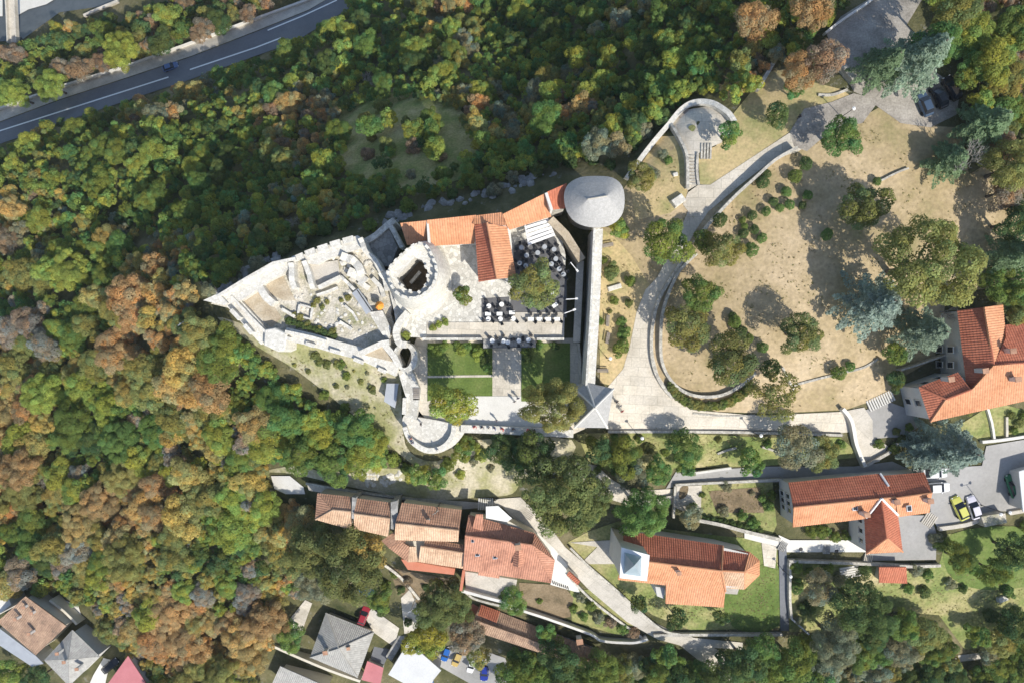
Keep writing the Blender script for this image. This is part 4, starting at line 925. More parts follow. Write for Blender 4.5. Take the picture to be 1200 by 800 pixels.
# ================================================================ walls in the grounds
WL = [
 ('801,303 783,330 770,355 763.5,385 763,415 768,437 778,455 787,465', .7, .55, M_wallst, 'curved low stone wall around the plaza'),
 ('815,298 795,318 782,345 775,370 773,400 775,425 785,445 800,458 820,464 845,462 868,450 884,436', .9, .5, M_wallst, 'curved retaining wall along the round lawn'),
 ('930,176 905,190 880,212 855,235 830,262 812,285', 1.7, .45, M_wallst, 'straight stone wall beside the ramp path'),
 ('733,211 748,190 765,168 784,146', 1.3, .8, M_wstone, 'pale stone wall running from round tower to bastion'),
 ('784,146 797,131 812,123 832,124 850,135 858,146', 1.4, .9, M_wstone, 'curved parapet of the upper bastion'),
 ('785,148 795,165 803,185 804,222', 1.2, .5, M_wallst, 'stone wall edging the bastion stair'),
 ('818,218 816,200 817,180', .5, .4, M_wallst, 'low kerb wall right of the bastion stair'),
 ('905,75 890,100 885,108', 1.1, .6, M_wallst, 'short stone wall below the gravel court'),
 ('966,50 980,75 998,98', 1.4, .9, M_wallst, 'thick stone wall of the gravel court'),
 ('964,42 985,26 1012,8 1030,-6', 1.2, .35, M_wconc, 'thin pale boundary wall of the gravel court'),
 ('958,112 975,112 992,106', .4, .4, M_wallst, 'short curved kerb near the gravel path'),
 ('1030,213 1050,203 1063,198', .5, .3, M_wallst, 'short stone edging in the upper lawn'),
 ('712,505 800,505 880,506 985,509', .7, .45, M_wallst, 'low wall along the lower edge of the plaza'),
 ('812,484 850,487 884,486', .3, .3, M_wallst, 'low kerb above the plaza path'),
 ('916,430 923,445 929,456', .5, .35, M_wallst, 'short slanting stone kerb in the lawn'),
 ('930,451 960,443 985,437 1012,430 1028,420', .3, .35, M_wallst, 'line of stones across the lower lawn'),
 ('1050,433 1075,425 1112,412', 1.6, .3, M_wallst, 'wall in the shade beside the big house'),
 ('984,478 994,492 1000,520 1010,545', 1.3, .6, M_wconc, 'pale curved ramp wall by the landing'),
 ('1010,545 1040,528 1048,518', 1.0, .5, M_wallst, 'pale wall corner below the landing'),
 ('790,567 800,566 860,563 915,560', 1.0, .4, M_wallst, 'straight garden wall below the lane'),
 ('790,568 788,605', 1.0, .4, M_wallst, 'short garden wall corner at the lane'),
 ('812,553 855,547', 1.0, .4, M_wconc, 'short white wall above the lane'),
 ('808,606 840,612 870,620 912,630', 1.2, .6, M_wallst, 'stone wall above the church'),
 ('922,655 960,656 1010,658 1060,661 1098,660', 1.2, .5, M_wallst, 'long wall below the walkway'),
 ('923,656 923,700 925,722', 1.2, .45, M_wallst, 'wall beside the dark walkway'),
 ('765,742 800,741 860,741 915,741', 1.0, .5, M_wallst, 'lower wall of the church lawn'),
 ('668,640 690,662 720,688 755,720 778,737 800,741', .9, .4, M_wallst, 'curved lawn wall along the downhill lane'),
 ('665,672 690,698 720,722 752,745', .9, .4, M_wallst, 'lower wall of the downhill lane'),
 ('612,711 640,720 690,738 705,746 740,748 757,744', 1.8, .45, M_wconc, 'white garden wall above the old roof'),
 ('360,565 420,575 480,583 520,590', .9, .4, M_wallst, 'stone wall above the row lane'),
 ('660,545 672,560 700,585', .6, .4, M_wallst, 'stepped stone edging under the big tree'),
 ('735,590 760,585 790,580', .7, .4, M_wallst, 'low wall below the stepped path'),
 ('1098,618 1130,613 1150,605', .8, .7, M_conc, 'concrete parapet of the car park'),
 ('1180,600 1225,592', .8, .6, M_conc, 'concrete parapet end of the car park'),
 ('1148,517 1175,514 1215,508', .8, .5, M_wconc, 'white front wall of the garden by the car park'),
 ('1155,478 1160,495 1163,514', .6, .4, M_wconc, 'white garden edging beside the front lawn'),
 ('1178,488 1178,512', .5, .4, M_conc, 'concrete edging of the clipped garden'),
 ('840,531 850,527 862,524', .5, .35, M_wallst, 'short dry wall between the garden trees'),
 ('892,523 905,527 920,535', .6, .35, M_wallst, 'short dry wall below the lamp'),
 ('925,722 945,740', 1.2, .3, M_steel, 'slanting steel rail at the walkway end'),
 ('452,660 470,674 492,700', 1.0, .5, M_wallst, 'crooked garden wall below the row houses'),
 ('545,690 560,700 610,712', 1.2, .4, M_wallst, 'stone wall between patio and old roof'),
 ('100,20 118,12 140,3', 1.0, .8, M_conc, 'concrete embankment wall by the river'),
]
for pts, hh, w, m, lab in WL: gwall('stone_wall' if m in (M_wallst, M_wstone) else 'wall', S(pts), hh, w, m, lab)
# hedge of the round lawn
# stairs made of single steps
def stairs(label, a, b, n, w, m=M_wallst, th=0.18, rz=None):
    A, B = W(*a), W(*b); t = thing('stairs', label, 'stairs', W(*a)); d = B-A; ang = math.atan2(d.y, d.x)
    for k in range(n):
        c = A+d*((k+.5)/n); z = h(c.x, c.y)
        bm = bmesh.new(); box(bm, (c.x, c.y, z+.1), (d.xy.length/n*0.62, w, 0.5), ang); obj('step', bm, m, t)
stairs('pale stone stairs from lawn to landing', (1046, 462), (1016, 476), 11, 1.9, M_wconc)
stairs('long cobbled stair beside the bastion', (811, 182), (811, 218), 9, 2.0)
stairs('low stone steps entering the upper bastion', (834, 178), (820, 178), 4, 2.6)
stairs('dark steps at the walkway start', (921, 640), (913, 636), 5, 2.2, M_dstone)
stairs('dark steps in the middle of the walkway', (972, 640), (964, 640), 5, 2.4, M_dstone)
stairs('steps at the walkway end by the yard', (1022, 652), (1012, 650), 5, 2.0, M_conc)
stairs('white steps below the long wall', (996, 662), (996, 676), 5, 4.0, M_wconc)
stairs('pale steps from yard to car park', (1082, 604), (1094, 612), 6, 2.4, M_conc)
stairs('white steps beside the large pinkish roof', (612, 604), (618, 596), 5, 3.4, M_conc)
stairs('white steps above the canopy', (560, 589), (578, 590), 7, 2.2, M_wconc)
# vents of the white terrace
vt = thing('drain_grate', 'row of dark slots in the white terrace', 'grate', W(656, 684))
for k in range(8):
    c = W(648+k*2.5, 681.5+k*0.9, 0.3); bm = bmesh.new(); box(bm, (c.x, c.y, c.z+.03), (0.17, 0.75, 0.1), 0.3); obj('slot', bm, M_dark, vt)
slabp = slab
bastfl = sheet('bastion_floor', S('785,146 800,130 830,125 852,140 858,152 845,168 835,172 818,180 817,217 805,224 803,186 795,165'), M_pave, 0.2, 'pale paved floor of the upper bastion')
sheet('planter_bed', spline(S('806,150 811,147 815,150 811,155'), True, 3), M_rough, 0.27, 'small round grass bed on the upper bastion')
# benches / garden sculptures
def bench(px, py, rz, label, z=None, mm=M_wood):
    g = W(px, py) if z is None else P(px, py, z)
    t = thing('bench', label, 'bench', g, rz)
    M4 = Matrix.Translation(g) @ Matrix.Rotation(rz, 4, 'Z')
    def part(nm, c, s, m):
        bm = bmesh.new(); box(bm, c, s); bm.transform(M4); obj(nm, bm, m, t)
    for k in range(3): part('slat', (0, -.18+.18*k, .47), (1.9, .14, .05), mm)
    for k in range(2): part('back_slat', (0, .30, .65+.16*k), (1.9, .04, .13), mm)
    for s_ in (-.8, .8): part('leg', (s_, 0, .22), (.08, .5, .46), M_dark)
for px, py, rz, lab in ((712, 376, 1.5, 'bench beside the soil bank shrub'), (712, 396, 1.4, 'bench below the two soil bank bushes'), (706, 434, 0, 'bench on the grass above the gatehouse'),
                        (712, 288, .2, 'bench near the bright shrub by the round tower'), (800, 134, .7, 'dark bench on the upper bastion')): bench(px, py, rz, lab)
def stone_block(px, py, s, rz, label):
    g = W(px, py); bm = bmesh.new(); box(bm, (g.x, g.y, g.z+s[2]/2-.1), s, rz, 0.85, 0.06); tag(obj('stone_block', bm, M_wstone, None), label, 'stone')
for px, py, s, rz, lab in ((720, 337, (2.6, .9, .6), .3, 'white stone slab lying on the soil bank'), (794, 236, (2.4, 1.6, 1.0), .6, 'pale stone monument beside the ramp path'), (791, 205, (.9, .7, .6), .2, 'white stone block below the bastion'),
                           (1173, 700, (2.0, 1.2, .8), .4, 'white block in the meadow'), (985, 640, (.1, .1, .1), 0, None)):
    if lab: stone_block(px, py, s, rz, lab)
# manholes on the white walkway
for px, py, lab in ((938.5, 643, 'round manhole cover near the dark steps'), (980.5, 645, 'round manhole cover near the yard')):
    c = W(px, py, .24); bm = bmesh.new(); tube(bm, [c, c+Vector((0, 0, .05))], [.35, .35], 12); tag(obj('manhole_cover', bm, M_dark), lab, 'manhole')
# ---------------------------------------------------------------- lamps and poles
def lamp(px, py, label, hgt=4.2, z=None, head=True, arms=1, rz=0.0):
    g = W(px, py) if z is None else P(px, py, z); t = thing('street_lamp', label, 'street lamp', g)
    bm = bmesh.new(); tube(bm, [g-Vector((0, 0, .3)), g+Vector((0, 0, .8)), g+Vector((0, 0, hgt))], [.09, .065, .05], 6); obj('pole', bm, M_dark, t)
    bm = bmesh.new(); tube(bm, [g, g+Vector((0, 0, .3))], [.16, .12], 8); obj('base', bm, M_dark, t)
    for k in range(arms):
        o = Vector((0, 0, 0)) if arms == 1 else Vector((math.cos(rz+math.pi*k), math.sin(rz+math.pi*k), 0))*.8
        c = g+o+Vector((0, 0, hgt))
        if arms > 1:
            bm = bmesh.new(); tube(bm, [g+Vector((0, 0, hgt-.05)), c], [.04, .04], 5); obj('arm', bm, M_dark, t)
        bm = bmesh.new(); tube(bm, [c-Vector((0, 0, .05)), c+Vector((0, 0, .25)), c+Vector((0, 0, .38))], [.16, .30, .05], 8); obj('lantern', bm, M_lampg, t)
for px, py, lab in ((747, 509, 'park lamp at the plaza edge near the gatehouse'), (881, 506, 'park lamp at the lower edge of the path'), (711, 419, 'park lamp beside the wall on the soil bank'), (985, 138, 'park lamp beside the gravel path')): lamp(px, py, lab)
lamp(1149, 591, 'double-headed lamp at the car park wall', 6.0, arms=2, rz=.2)
lamp(917, 667, 'lamp on the dark walkway beside the church', 3.5)
def pole(px, py, hgt, label, lean=(0, 0), m=M_wood):
    g = W(px, py); bm = bmesh.new(); tube(bm, [g-Vector((0, 0, .5)), g+Vector((lean[0], lean[1], hgt))], [.14, .09], 6)
    t = tag(obj('utility_pole', bm, m), label, 'pole'); c = g+Vector((lean[0], lean[1], hgt-.5))
    bm = bmesh.new(); box(bm, c, (1.4, .1, .1), .6); obj('crossarm', bm, m, t)
pole(516, 588, 8, 'wooden utility pole above the row roofs', m=M_wood); pole(488, 698, 8, 'steel pole between the trees below the red terrace', m=M_steel)
pole(234, 381, 5, 'pale pole below the castle tip', (-1.2, .2), M_steel)
# cafe lamp arms on the terrace wall
for px, py, rz, lab in ((662, 352, .05, 'pale lamp arm beside the terrace tree'), (660, 368, .35, 'pale lamp arm at the corner of the tables'), (667, 310, -.9, 'pale lamp arm below the pergola')):
    g = P(px, py, 2.5); t = thing('lamp_arm', lab, 'lamp', g); dv = Vector((math.cos(rz), math.sin(rz), 0))
    bm = bmesh.new(); tube(bm, [g-Vector((0, 0, .1)), g+Vector((0, 0, 3.0))], [.06, .05], 6); obj('pole', bm, M_steel, t)
    bm = bmesh.new(); tube(bm, [g+Vector((0, 0, 2.9)), g+dv*1.6+Vector((0, 0, 3.0))], [.09, .07], 6); obj('arm', bm, M_paint, t)
    bm = bmesh.new(); c = g+dv*1.7+Vector((0, 0, 3)); box(bm, c, (.5, .3, .12), rz); obj('lamp_head', bm, M_paint, t)

for px, py, sx, sy_, rz, lab in ((428, 691, 3.6, 2.0, -.6, 'blue tarpaulin beside the lower patio'), (502, 797, 2.2, 1.2, -.8, 'small blue cover near the white flat roof')):
    g = W(px, py, .5); bm = bmesh.new(); bmesh.ops.create_grid(bm, x_segments=6, y_segments=5, size=.5)
    for v_ in bm.verts: v_.co = Vector((v_.co.x*sx, v_.co.y*sy_, .25*math.sin(v_.co.x*7)*math.cos(v_.co.y*5)-abs(v_.co.x)*.5))
    r_ = bmesh.ops.extrude_face_region(bm, geom=list(bm.faces)); bmesh.ops.translate(bm, verts=[v_ for v_ in r_['geom'] if isinstance(v_, bmesh.types.BMVert)], vec=(0, 0, .04))
    bm.transform(Matrix.Translation(g) @ Matrix.Rotation(rz, 4, 'Z')); tag(obj('tarpaulin', bm, M_blue), lab, 'tarpaulin')
# ================================================================ cars
def loft(bm, st, zb=.28):
    rows = []
    for x, hw, zt in st:
        prof = [(-hw*.9, zb), (-hw, zb+.18), (-hw, zt-.2), (-hw*.86, zt), (hw*.86, zt), (hw, zt-.2), (hw, zb+.18), (hw*.9, zb)]
        rows.append([bm.verts.new((x, y, z)) for y, z in prof])
    for a, b in zip(rows, rows[1:]):
        for k in range(8): bm.faces.new((a[k], a[(k+1) % 8], b[(k+1) % 8], b[k]))
    bm.faces.new(rows[0]); bm.faces.new(rows[-1][::-1]); bmesh.ops.recalc_face_normals(bm, faces=bm.faces)
def make_car_meshes():
    ms = {}
    def put(k, bm, m, smooth=False):
        me = bpy.data.meshes.new(k); bm.to_mesh(me); bm.free(); me.materials.append(m)
        if smooth: me.polygons.foreach_set('use_smooth', [True]*len(me.polygons))
        ms[k] = me
    bm = bmesh.new(); loft(bm, [(-2.12, .60, .62), (-2.02, .76, .80), (-1.7, .83, .90), (-.6, .87, .93), (.6, .87, .92), (1.3, .85, .86), (1.85, .78, .76), (2.08, .66, .60)]); put('body', bm, M_car)
    bm = bmesh.new()
    lo = [(-1.78, .72), (.98, .74)]; hi = [(-1.22, .58), (.22, .60)]
    v = [bm.verts.new((x, s*w, .90)) for x, w in lo for s in (-1, 1)]+[bm.verts.new((x, s*w, 1.40)) for x, w in hi for s in (-1, 1)]
    for f in ((0, 1, 5, 4), (2, 6, 7, 3), (0, 4, 6, 2), (1, 3, 7, 5), (4, 5, 7, 6), (0, 2, 3, 1)): bm.faces.new([v[i] for i in f])
    bmesh.ops.recalc_face_normals(bm, faces=bm.faces); put('window_glass', bm, M_glass)
    bm = bmesh.new(); box(bm, (-.5, 0, 1.41), (1.55, 1.22, .07), 0, .94, .03); put('roof', bm, M_car)
    bm = bmesh.new(); tube(bm, [(0, -.1, 0), (0, .1, 0)], [.31, .31], 12); put('wheel', bm, M_tyre)
    bm = bmesh.new(); box(bm, (0, 0, 0), (.16, .3, .13), 0, .8); put('headlight', bm, M_lampg)
    bm = bmesh.new(); box(bm, (0, 0, 0), (.14, .2, .13)); put('mirror', bm, M_car)
    return ms
CARM = make_car_meshes()
def car(px, py, ang, col, label, group, L=4.3, z=None, dz=0.2):
    """ang: heading of the bonnet in the photo, degrees anticlockwise from the right"""
    g = W(px, py, dz) if z is None else P(px, py, z); s = L/4.2
    t = thing('car', label, 'car', g, math.radians(ang), group); t.scale = (s, s, s)
    def part(k, loc=(0, 0, 0)):
        o = bpy.data.objects.new(k, CARM[k]); COL.objects.link(o); o.parent = t; o.location = loc; o.color = (*col, 1); return o
    part('body'); part('window_glass'); part('roof')
    for x in (-1.3, 1.32):
        for y in (-.78, .78): part('wheel', (x, y, .31))
    for y in (-.5, .5): part('headlight', (2.0, y, .62))
    for y in (-.9, .9): part('mirror', (.55, y, .95))
car(1093, 553, 2, (.75, .76, .75), 'white car half under the blue-grey tree', 'cars in the asphalt car park')
car(1096, 570, 3, (.78, .78, .78), 'white car parked against the long tiled house', 'cars in the asphalt car park')
car(1122, 594, 115, (.55, .54, .12), 'yellow car parked in the asphalt lot', 'cars in the asphalt car park', 4.5)
car(1138, 593, 108, (.62, .60, .66), 'silver car parked beside the yellow car', 'cars in the asphalt car park', 4.3)
car(1184, 568, 108, (.03, .16, .08), 'green car parked beside the white-roofed building', 'cars in the asphalt car park', 4.3)
car(1081, 123, 112, (.05, .08, .13), 'blue car in the shade of the cedar', 'cars in the gravel car park')
car(1098, 114, 115, (.02, .02, .02), 'black car between the blue car and the wood', 'cars in the gravel car park')
car(1113, 105, 118, (.025, .022, .022), 'dark car parked deepest under the trees', 'cars in the gravel car park')
car(523, 763, -108, (.02, .12, .42), 'light blue car in the small lower car park', 'cars in the small lower car park', 3.8)
car(536, 769, -112, (.50, .36, .12), 'tan car in the small lower car park', 'cars in the small lower car park', 3.9)
car(553, 776, -106, (.75, .75, .74), 'white car in the small lower car park', 'cars in the small lower car park', 3.9)
car(568, 784, -95, (.012, .03, .25), 'dark blue car in the small lower car park', 'cars in the small lower car park', 4.3)
car(427, 719, 70, (.28, .02, .03), 'dark red car on the patio above the grey roof', 'cars by the lower houses', 4.2)
car(131, 778, 40, (.03, .03, .035), 'black car beside the pink roof', 'cars by the lower houses', 4.2)
car(201, 79.5, 19, (.10, .16, .30), 'blue car driving along the highway', 'cars on the highway', 4.6)

# ================================================================ people
def person_mesh(name, pose):
    me = bpy.data.meshes.new(name); bm = bmesh.new()
    a = .16+.12*pose; lean = .12*pose
    J = {'pel': (0, 0, .95), 'che': (lean, 0, 1.30), 'neck': (lean*1.3, 0, 1.50), 'head': (lean*1.5, 0, 1.66), 'top': (lean*1.5, 0, 1.76),
         'sl': (lean, .19, 1.43), 'el': (lean+.05+.1*pose, .27, 1.15), 'hl': (lean+.12+.3*pose, .24, .92+.15*pose), 'sr': (lean, -.19, 1.43), 'er': (lean+.05, -.27, 1.15), 'hr': (lean+.12+.2*pose, -.24, .92+.1*pose),
         'pl': (0, .1, .88), 'kl': (a*.6, .11, .48), 'fl': (a*.5, .11, .07), 'tl': (a*.5+.16, .12, .04), 'pr': (0, -.1, .88), 'kr': (-a*.3+.05, -.11, .48), 'fr': (-a*.7, -.11, .07), 'tr': (-a*.7+.16, -.12, .04)}
    rad = dict(pel=.15, che=.17, neck=.065, head=.105, top=.07, sl=.075, el=.05, hl=.04, sr=.075, er=.05, hr=.04, pl=.09, kl=.065, fl=.05, tl=.04, pr=.09, kr=.065, fr=.05, tr=.04)
    V = {k: bm.verts.new(p) for k, p in J.items()}
    for e in 'pel che;che neck;neck head;head top;che sl;sl el;el hl;che sr;sr er;er hr;pel pl;pl kl;kl fl;fl tl;pel pr;pr kr;kr fr;fr tr'.split(';'):
        x, y = e.split(); bm.edges.new((V[x], V[y]))
    bm.to_mesh(me); bm.free()
    o = bpy.data.objects.new(name, me); COL.objects.link(o)
    mo = o.modifiers.new('skin', 'SKIN'); 
    for i, k in enumerate(J): me.skin_vertices[0].data[i].radius = (rad[k], rad[k]); me.skin_vertices[0].data[i].use_root = (k == 'pel')
    o.modifiers.new('sub', 'SUBSURF').levels = 1
    dg = bpy.context.evaluated_depsgraph_get(); em = bpy.data.meshes.new_from_object(o.evaluated_get(dg)); bpy.data.objects.remove(o)
    for m in (M_cloth, M_trous, M_skin, M_hair): em.materials.append(m)
    for p in em.polygons:
        c = p.center; p.use_smooth = True
        p.material_index = 3 if c.z > 1.68 or (c.z > 1.58 and c.x < lean*1.5-.04) else 2 if c.z > 1.50 or (abs(c.y) > .2 and c.z < 1.06) else 0 if c.z > .93 else 1
    return em
PM = [person_mesh('person', 0), person_mesh('person', 1)]
def person(px, py, z, rz, col, label, pose=0, group=None):
    o = bpy.data.objects.new('person', PM[pose]); COL.objects.link(o)
    p = W(px, py, .16) if z is None else P(px, py, z); o.location = p; o.rotation_euler.z = rz; o.color = (*col, 1)
    tag(o, label, 'person', group)
PW = 'people along the courtyard parapet'
for i, (px, py, col, lab) in enumerate([(556, 498, (.5, .05, .05), 'person in red leaning on the courtyard parapet'), (565, 498.5, (.06, .07, .1), 'person in navy at the courtyard parapet beside the red shirt'),
        (573, 499, (.5, .5, .5), 'person in grey standing by the courtyard parapet'), (580, 499.5, (.1, .15, .3), 'person in blue by the courtyard parapet'), (589, 500.5, (.6, .06, .05), 'person in bright red in the middle of the parapet'),
        (601, 500.5, (.05, .05, .05), 'person in black at the courtyard parapet'), (618, 501.5, (.55, .08, .1), 'person in crimson near the olive courtyard tree'), (626, 502, (.04, .05, .05), 'person in dark green near the olive courtyard tree')]):
    person(px, py, .27, math.radians(-90+rng.uniform(-30, 30)), col, lab, 1, PW)
person(582, 492, .28, 1.5, (.3, .3, .34), 'person in grey walking in the courtyard', 0)
person(603, 470, .28, 1.9, (.5, .45, .4), 'person in beige walking on the courtyard path', 0); person(607, 466, .28, 1.9, (.08, .1, .2), 'person in navy walking on the courtyard path', 0)
person(494, 496, .95, .4, (.1, .1, .1), 'person in black on the bastion floor near the wall walk', 0)
person(483, 513, .95, 2.2, (.3, .12, .1), 'person in brown beside the bastion parapet', 1); person(485, 518, .95, 2.0, (.1, .12, .2), 'person in dark blue beside the bastion parapet', 1); person(513, 525, .95, 4.5, (.5, .5, .52), 'person in pale grey at the bastion parapet', 0)
for px, py, col, lab in ((722, 470, (.08, .08, .1), 'person in black crossing the plaza by the gatehouse'), (726, 475, (.4, .4, .42), 'person in grey crossing the plaza by the gatehouse'), (728, 481, (.5, .12, .12), 'person in red crossing the plaza by the gatehouse')): person(px, py, None, 2.2, col, lab)
person(934, 139, None, .5, (.05, .05, .06), 'person in black walking at the top of the ramp path')

# ================================================================ cafe tables and chairs
bm = bmesh.new(); tube(bm, [(0, 0, .72), (0, 0, .76)], [.40, .40], 16); tube(bm, [(0, 0, .04), (0, 0, .72)], [.04, .04], 6); tube(bm, [(0, 0, 0), (0, 0, .04)], [.28, .24], 10)
TABLE = bpy.data.meshes.new('cafe_table'); bm.to_mesh(TABLE); bm.free(); TABLE.materials.append(M_paint)
bm = bmesh.new(); box(bm, (0, 0, .74), (.95, .6, .05), 0, 1, .01)
for sx in (-.4, .4):
    for sy in (-.22, .22): tube(bm, [(sx, sy, 0), (sx, sy, .72)], [.03, .03], 5)
TABLE2 = bpy.data.meshes.new('square_table'); bm.to_mesh(TABLE2); bm.free(); TABLE2.materials.append(M_paint)
GTABLE = TABLE.copy(); GTABLE.materials[0] = M_steel
bm = bmesh.new(); box(bm, (0, 0, .45), (.48, .46, .06)); box(bm, (-.22, 0, .70), (.06, .46, .5))
for sx in (-.2, .2):
    for sy in (-.2, .2): tube(bm, [(sx, sy, 0), (sx, sy, .44)], [.025, .025], 5)
CHAIR = bpy.data.meshes.new('cafe_chair'); bm.to_mesh(CHAIR); bm.free(); CHAIR.materials.append(M_dark)
def put(name, me, p, rz, label, cat, group):
    o = bpy.data.objects.new(name, me); COL.objects.link(o); o.location = p; o.rotation_euler.z = rz; tag(o, label, cat, group)
def tset(px, py, z, n, place, square=False, rz=0.0):
    p = P(px, py, z); put('square_table' if square else 'cafe_table', TABLE2 if square else GTABLE if 'dark' in place else TABLE, p, rz, ('white square cafe table ' if square else 'grey round cafe table ' if 'dark' in place else 'white round cafe table ')+place, 'table', 'cafe tables '+place)
    a0 = rng.uniform(0, 6.28) if not square else rz+math.pi/2
    for k in range(n):
        a = a0+2*math.pi*k/n+rng.uniform(-.2, .2); q = p+Vector((math.cos(a)*.85, math.sin(a)*.85, 0))
        put('cafe_chair', CHAIR, q, a+math.pi, 'black cafe chair '+place, 'chair', 'cafe chairs '+place)
for px, py in S('573,359 588,357 572.5,374 586.5,374 601.5,373.5'): tset(px, py, 2.58, 3, 'on the grey decking')
for px, py in S('572,368 585.5,368 600,366.5'): tset(px, py, 2.58, 2, 'on the grey decking', True)
for px, py in S('622,374 632,374 642,374 652.5,374'): tset(px, py, 2.66, 3, 'on the pale terrace strip', True)
for px, py in S('611,291 617,300 630,297 638,290 649,293 651,304 655,316 646,310 660,322 609,309 616,312'): tset(px, py, 2.56, 4, 'on the dark cafe decking')
for px, py in S('647,345 650,358'): tset(px, py, 2.56, 3, 'under the terrace tree', True, .6)
for px, py in S('577,399 590,399.5 595,401 608,399 619,398'): tset(px, py, 2.45, 3, 'on the jutting balcony')

# ================================================================ trees
def lobes(rs, n, R, V, cz, spread=.66, lr=(.24, .42), irr=.12):
    c = []; p1, p2, p3 = rs.uniform(0, 6.28, 3)
    for k in range(n):
        u = rs.uniform(-.15, 1)**1 if True else 0; a = 2.39996*k+rs.uniform(-.4, .4); s = math.sqrt(max(0, 1-u*u))
        f = rs.uniform(.75, 1.1)*spread*(1+irr*math.sin(2*a+p1)+irr*math.sin(3*a+p2)+irr*.7*math.sin(5*a+p3))
        c.append((R*f*s*math.cos(a), R*f*s*math.sin(a), cz+V*f*u, R*rs.uniform(*lr)))
    c.append((0, 0, cz+V*.25, R*.45))
    return np.array(c)
def leaves(rs, pos, nor, size, aspect=.75):
    n = len(pos); r = rs.normal(size=(n, 3)); t = np.cross(nor, r); t /= np.linalg.norm(t, axis=1)[:, None]+1e-9; b = np.cross(nor, t)
    s = size*rs.uniform(.6, 1.35, n)[:, None]
    v = np.stack([pos-t*s, pos+b*s*aspect, pos+t*s, pos-b*s*aspect], 1).reshape(-1, 3)
    return v
def crown(seed, nl, nlobe, size, R=1.0, V=.85, cz=1.5, spread=.66, cvar=.22, hv=.10, lr=(.24, .42), irr=.12):
    rs = np.random.RandomState(seed); L = lobes(rs, nlobe, R, V, cz, spread, lr, irr); k = len(L)
    w = L[:, 3]**2; w /= w.sum(); m = int(nl*2.2); li = rs.choice(k, m, p=w)
    d = rs.normal(size=(m, 3)); d[:, 2] += .35; d /= np.linalg.norm(d, axis=1)[:, None]
    pos = L[li, :3]+d*(L[li, 3]*rs.uniform(.78, 1.12, m))[:, None]
    dist = np.linalg.norm(pos[:, None, :]-L[None, :, :3], axis=2)/L[None, :, 3]
    keep = (dist.min(1) > .70) & (pos[:, 2] > cz-.75*V); idx = np.where(keep)[0][:nl]; pos, d, li = pos[idx], d[idx], li[idx]
    nor = d+rs.normal(size=d.shape)*.33+np.array([0, 0, .30]); nor /= np.linalg.norm(nor, axis=1)[:, None]
    v = leaves(rs, pos, nor, size)
    lt = rs.uniform(1-cvar, 1+cvar, k); hue = rs.uniform(-hv, hv, k)
    t = lt[li]*rs.uniform(.78, 1.22, len(li)); col = np.stack([t*(1+hue[li]+rs.uniform(-.08, .08, len(li))), t, t*(1-hue[li]), np.ones_like(t)], 1)
    return v, np.repeat(col, 4, 0)
def conifer(seed, nb, nl, size, top=2.4):
    """tiers of flat, slightly drooping sprays (cedar, fir)"""
    rs = np.random.RandomState(seed); pos, nor, tv = [], [], []
    for k in range(nb):
        f = (k+.5)/nb; z = .5+(top-.6)*f; ln = (1-f)**.75*rs.uniform(.75, 1.1)+.10; a = 2.39996*k+rs.uniform(-.3, .3); t0 = rs.uniform(.75, 1.2)
        m = int(nl/nb*(.35+1.2*ln)); s = rs.uniform(.08, 1, m)**.8; wd = .17*np.sin(np.pi*np.clip(s*.9+.08, 0, 1))+.02
        lat = rs.uniform(-1, 1, m)*wd; x = s*ln
        p = np.stack([x*math.cos(a)-lat*math.sin(a), x*math.sin(a)+lat*math.cos(a), z-.16*s*s+rs.normal(size=m)*.025], 1); pos.append(p)
        q = np.tile([math.cos(a)*.25, math.sin(a)*.25, 1.0], (m, 1))+rs.normal(size=(m, 3))*.42; nor.append(q/np.linalg.norm(q, axis=1)[:, None]); tv.append(t0*rs.uniform(.75, 1.25, m))
    pos, nor, t = np.concatenate(pos), np.concatenate(nor), np.concatenate(tv)
    v = leaves(rs, pos, nor, size, .45); col = np.stack([t, t, t, np.ones_like(t)], 1)
    return v, np.repeat(col, 4, 0)
def lmesh(name, vc, m=LEAF):
    v, c = vc; return npmesh(name, v, np.arange(len(v)).reshape(-1, 4), c, m)
def trunk_mesh(seed, top=1.5, r=.075, limbs=4, m=M_bark):
    rs = random.Random(seed); bm = bmesh.new()
    tube(bm, [(0, 0, -.25), (0, 0, .15), (rs.uniform(-.04, .04), rs.uniform(-.04, .04), top*.55), (rs.uniform(-.06, .06), rs.uniform(-.06, .06), top)], [r*1.5, r, r*.75, r*.35], 7)
    for k in range(limbs):
        a = 2*math.pi*k/limbs+rs.uniform(-.4, .4); z = top*rs.uniform(.45, .75); l = rs.uniform(.4, .6)
        tube(bm, [(0, 0, z), (math.cos(a)*l*.5, math.sin(a)*l*.5, z+.22), (math.cos(a)*l, math.sin(a)*l, z+.5)], [r*.5, r*.35, r*.15], 5)
    me = bpy.data.meshes.new('trunk'); bm.to_mesh(me); bm.free(); me.materials.append(m); return me
def bare_mesh(seed):
    rs = random.Random(seed); bm = bmesh.new()
    def br(p, d, l, r, n):
        q = p+d*l; tube(bm, [p, (p+q)/2+Vector((rs.uniform(-.04, .04), rs.uniform(-.04, .04), 0)), q], [r, r*.8, r*.55], 4, False)
        if n:
            for _ in range(4 if n > 1 else 3):
                e = (d+Vector((rs.uniform(-.8, .8), rs.uniform(-.8, .8), rs.uniform(-.2, .5)))).normalized(); br(q-d*l*rs.uniform(0, .35), e, l*rs.uniform(.55, .8), r*.6, n-1)
    br(Vector((0, 0, -.2)), Vector((0, 0, 1)), .9, .06, 4)
    me = bpy.data.meshes.new('branches'); bm.to_mesh(me); bm.free(); me.materials.append(M_deadw); return me
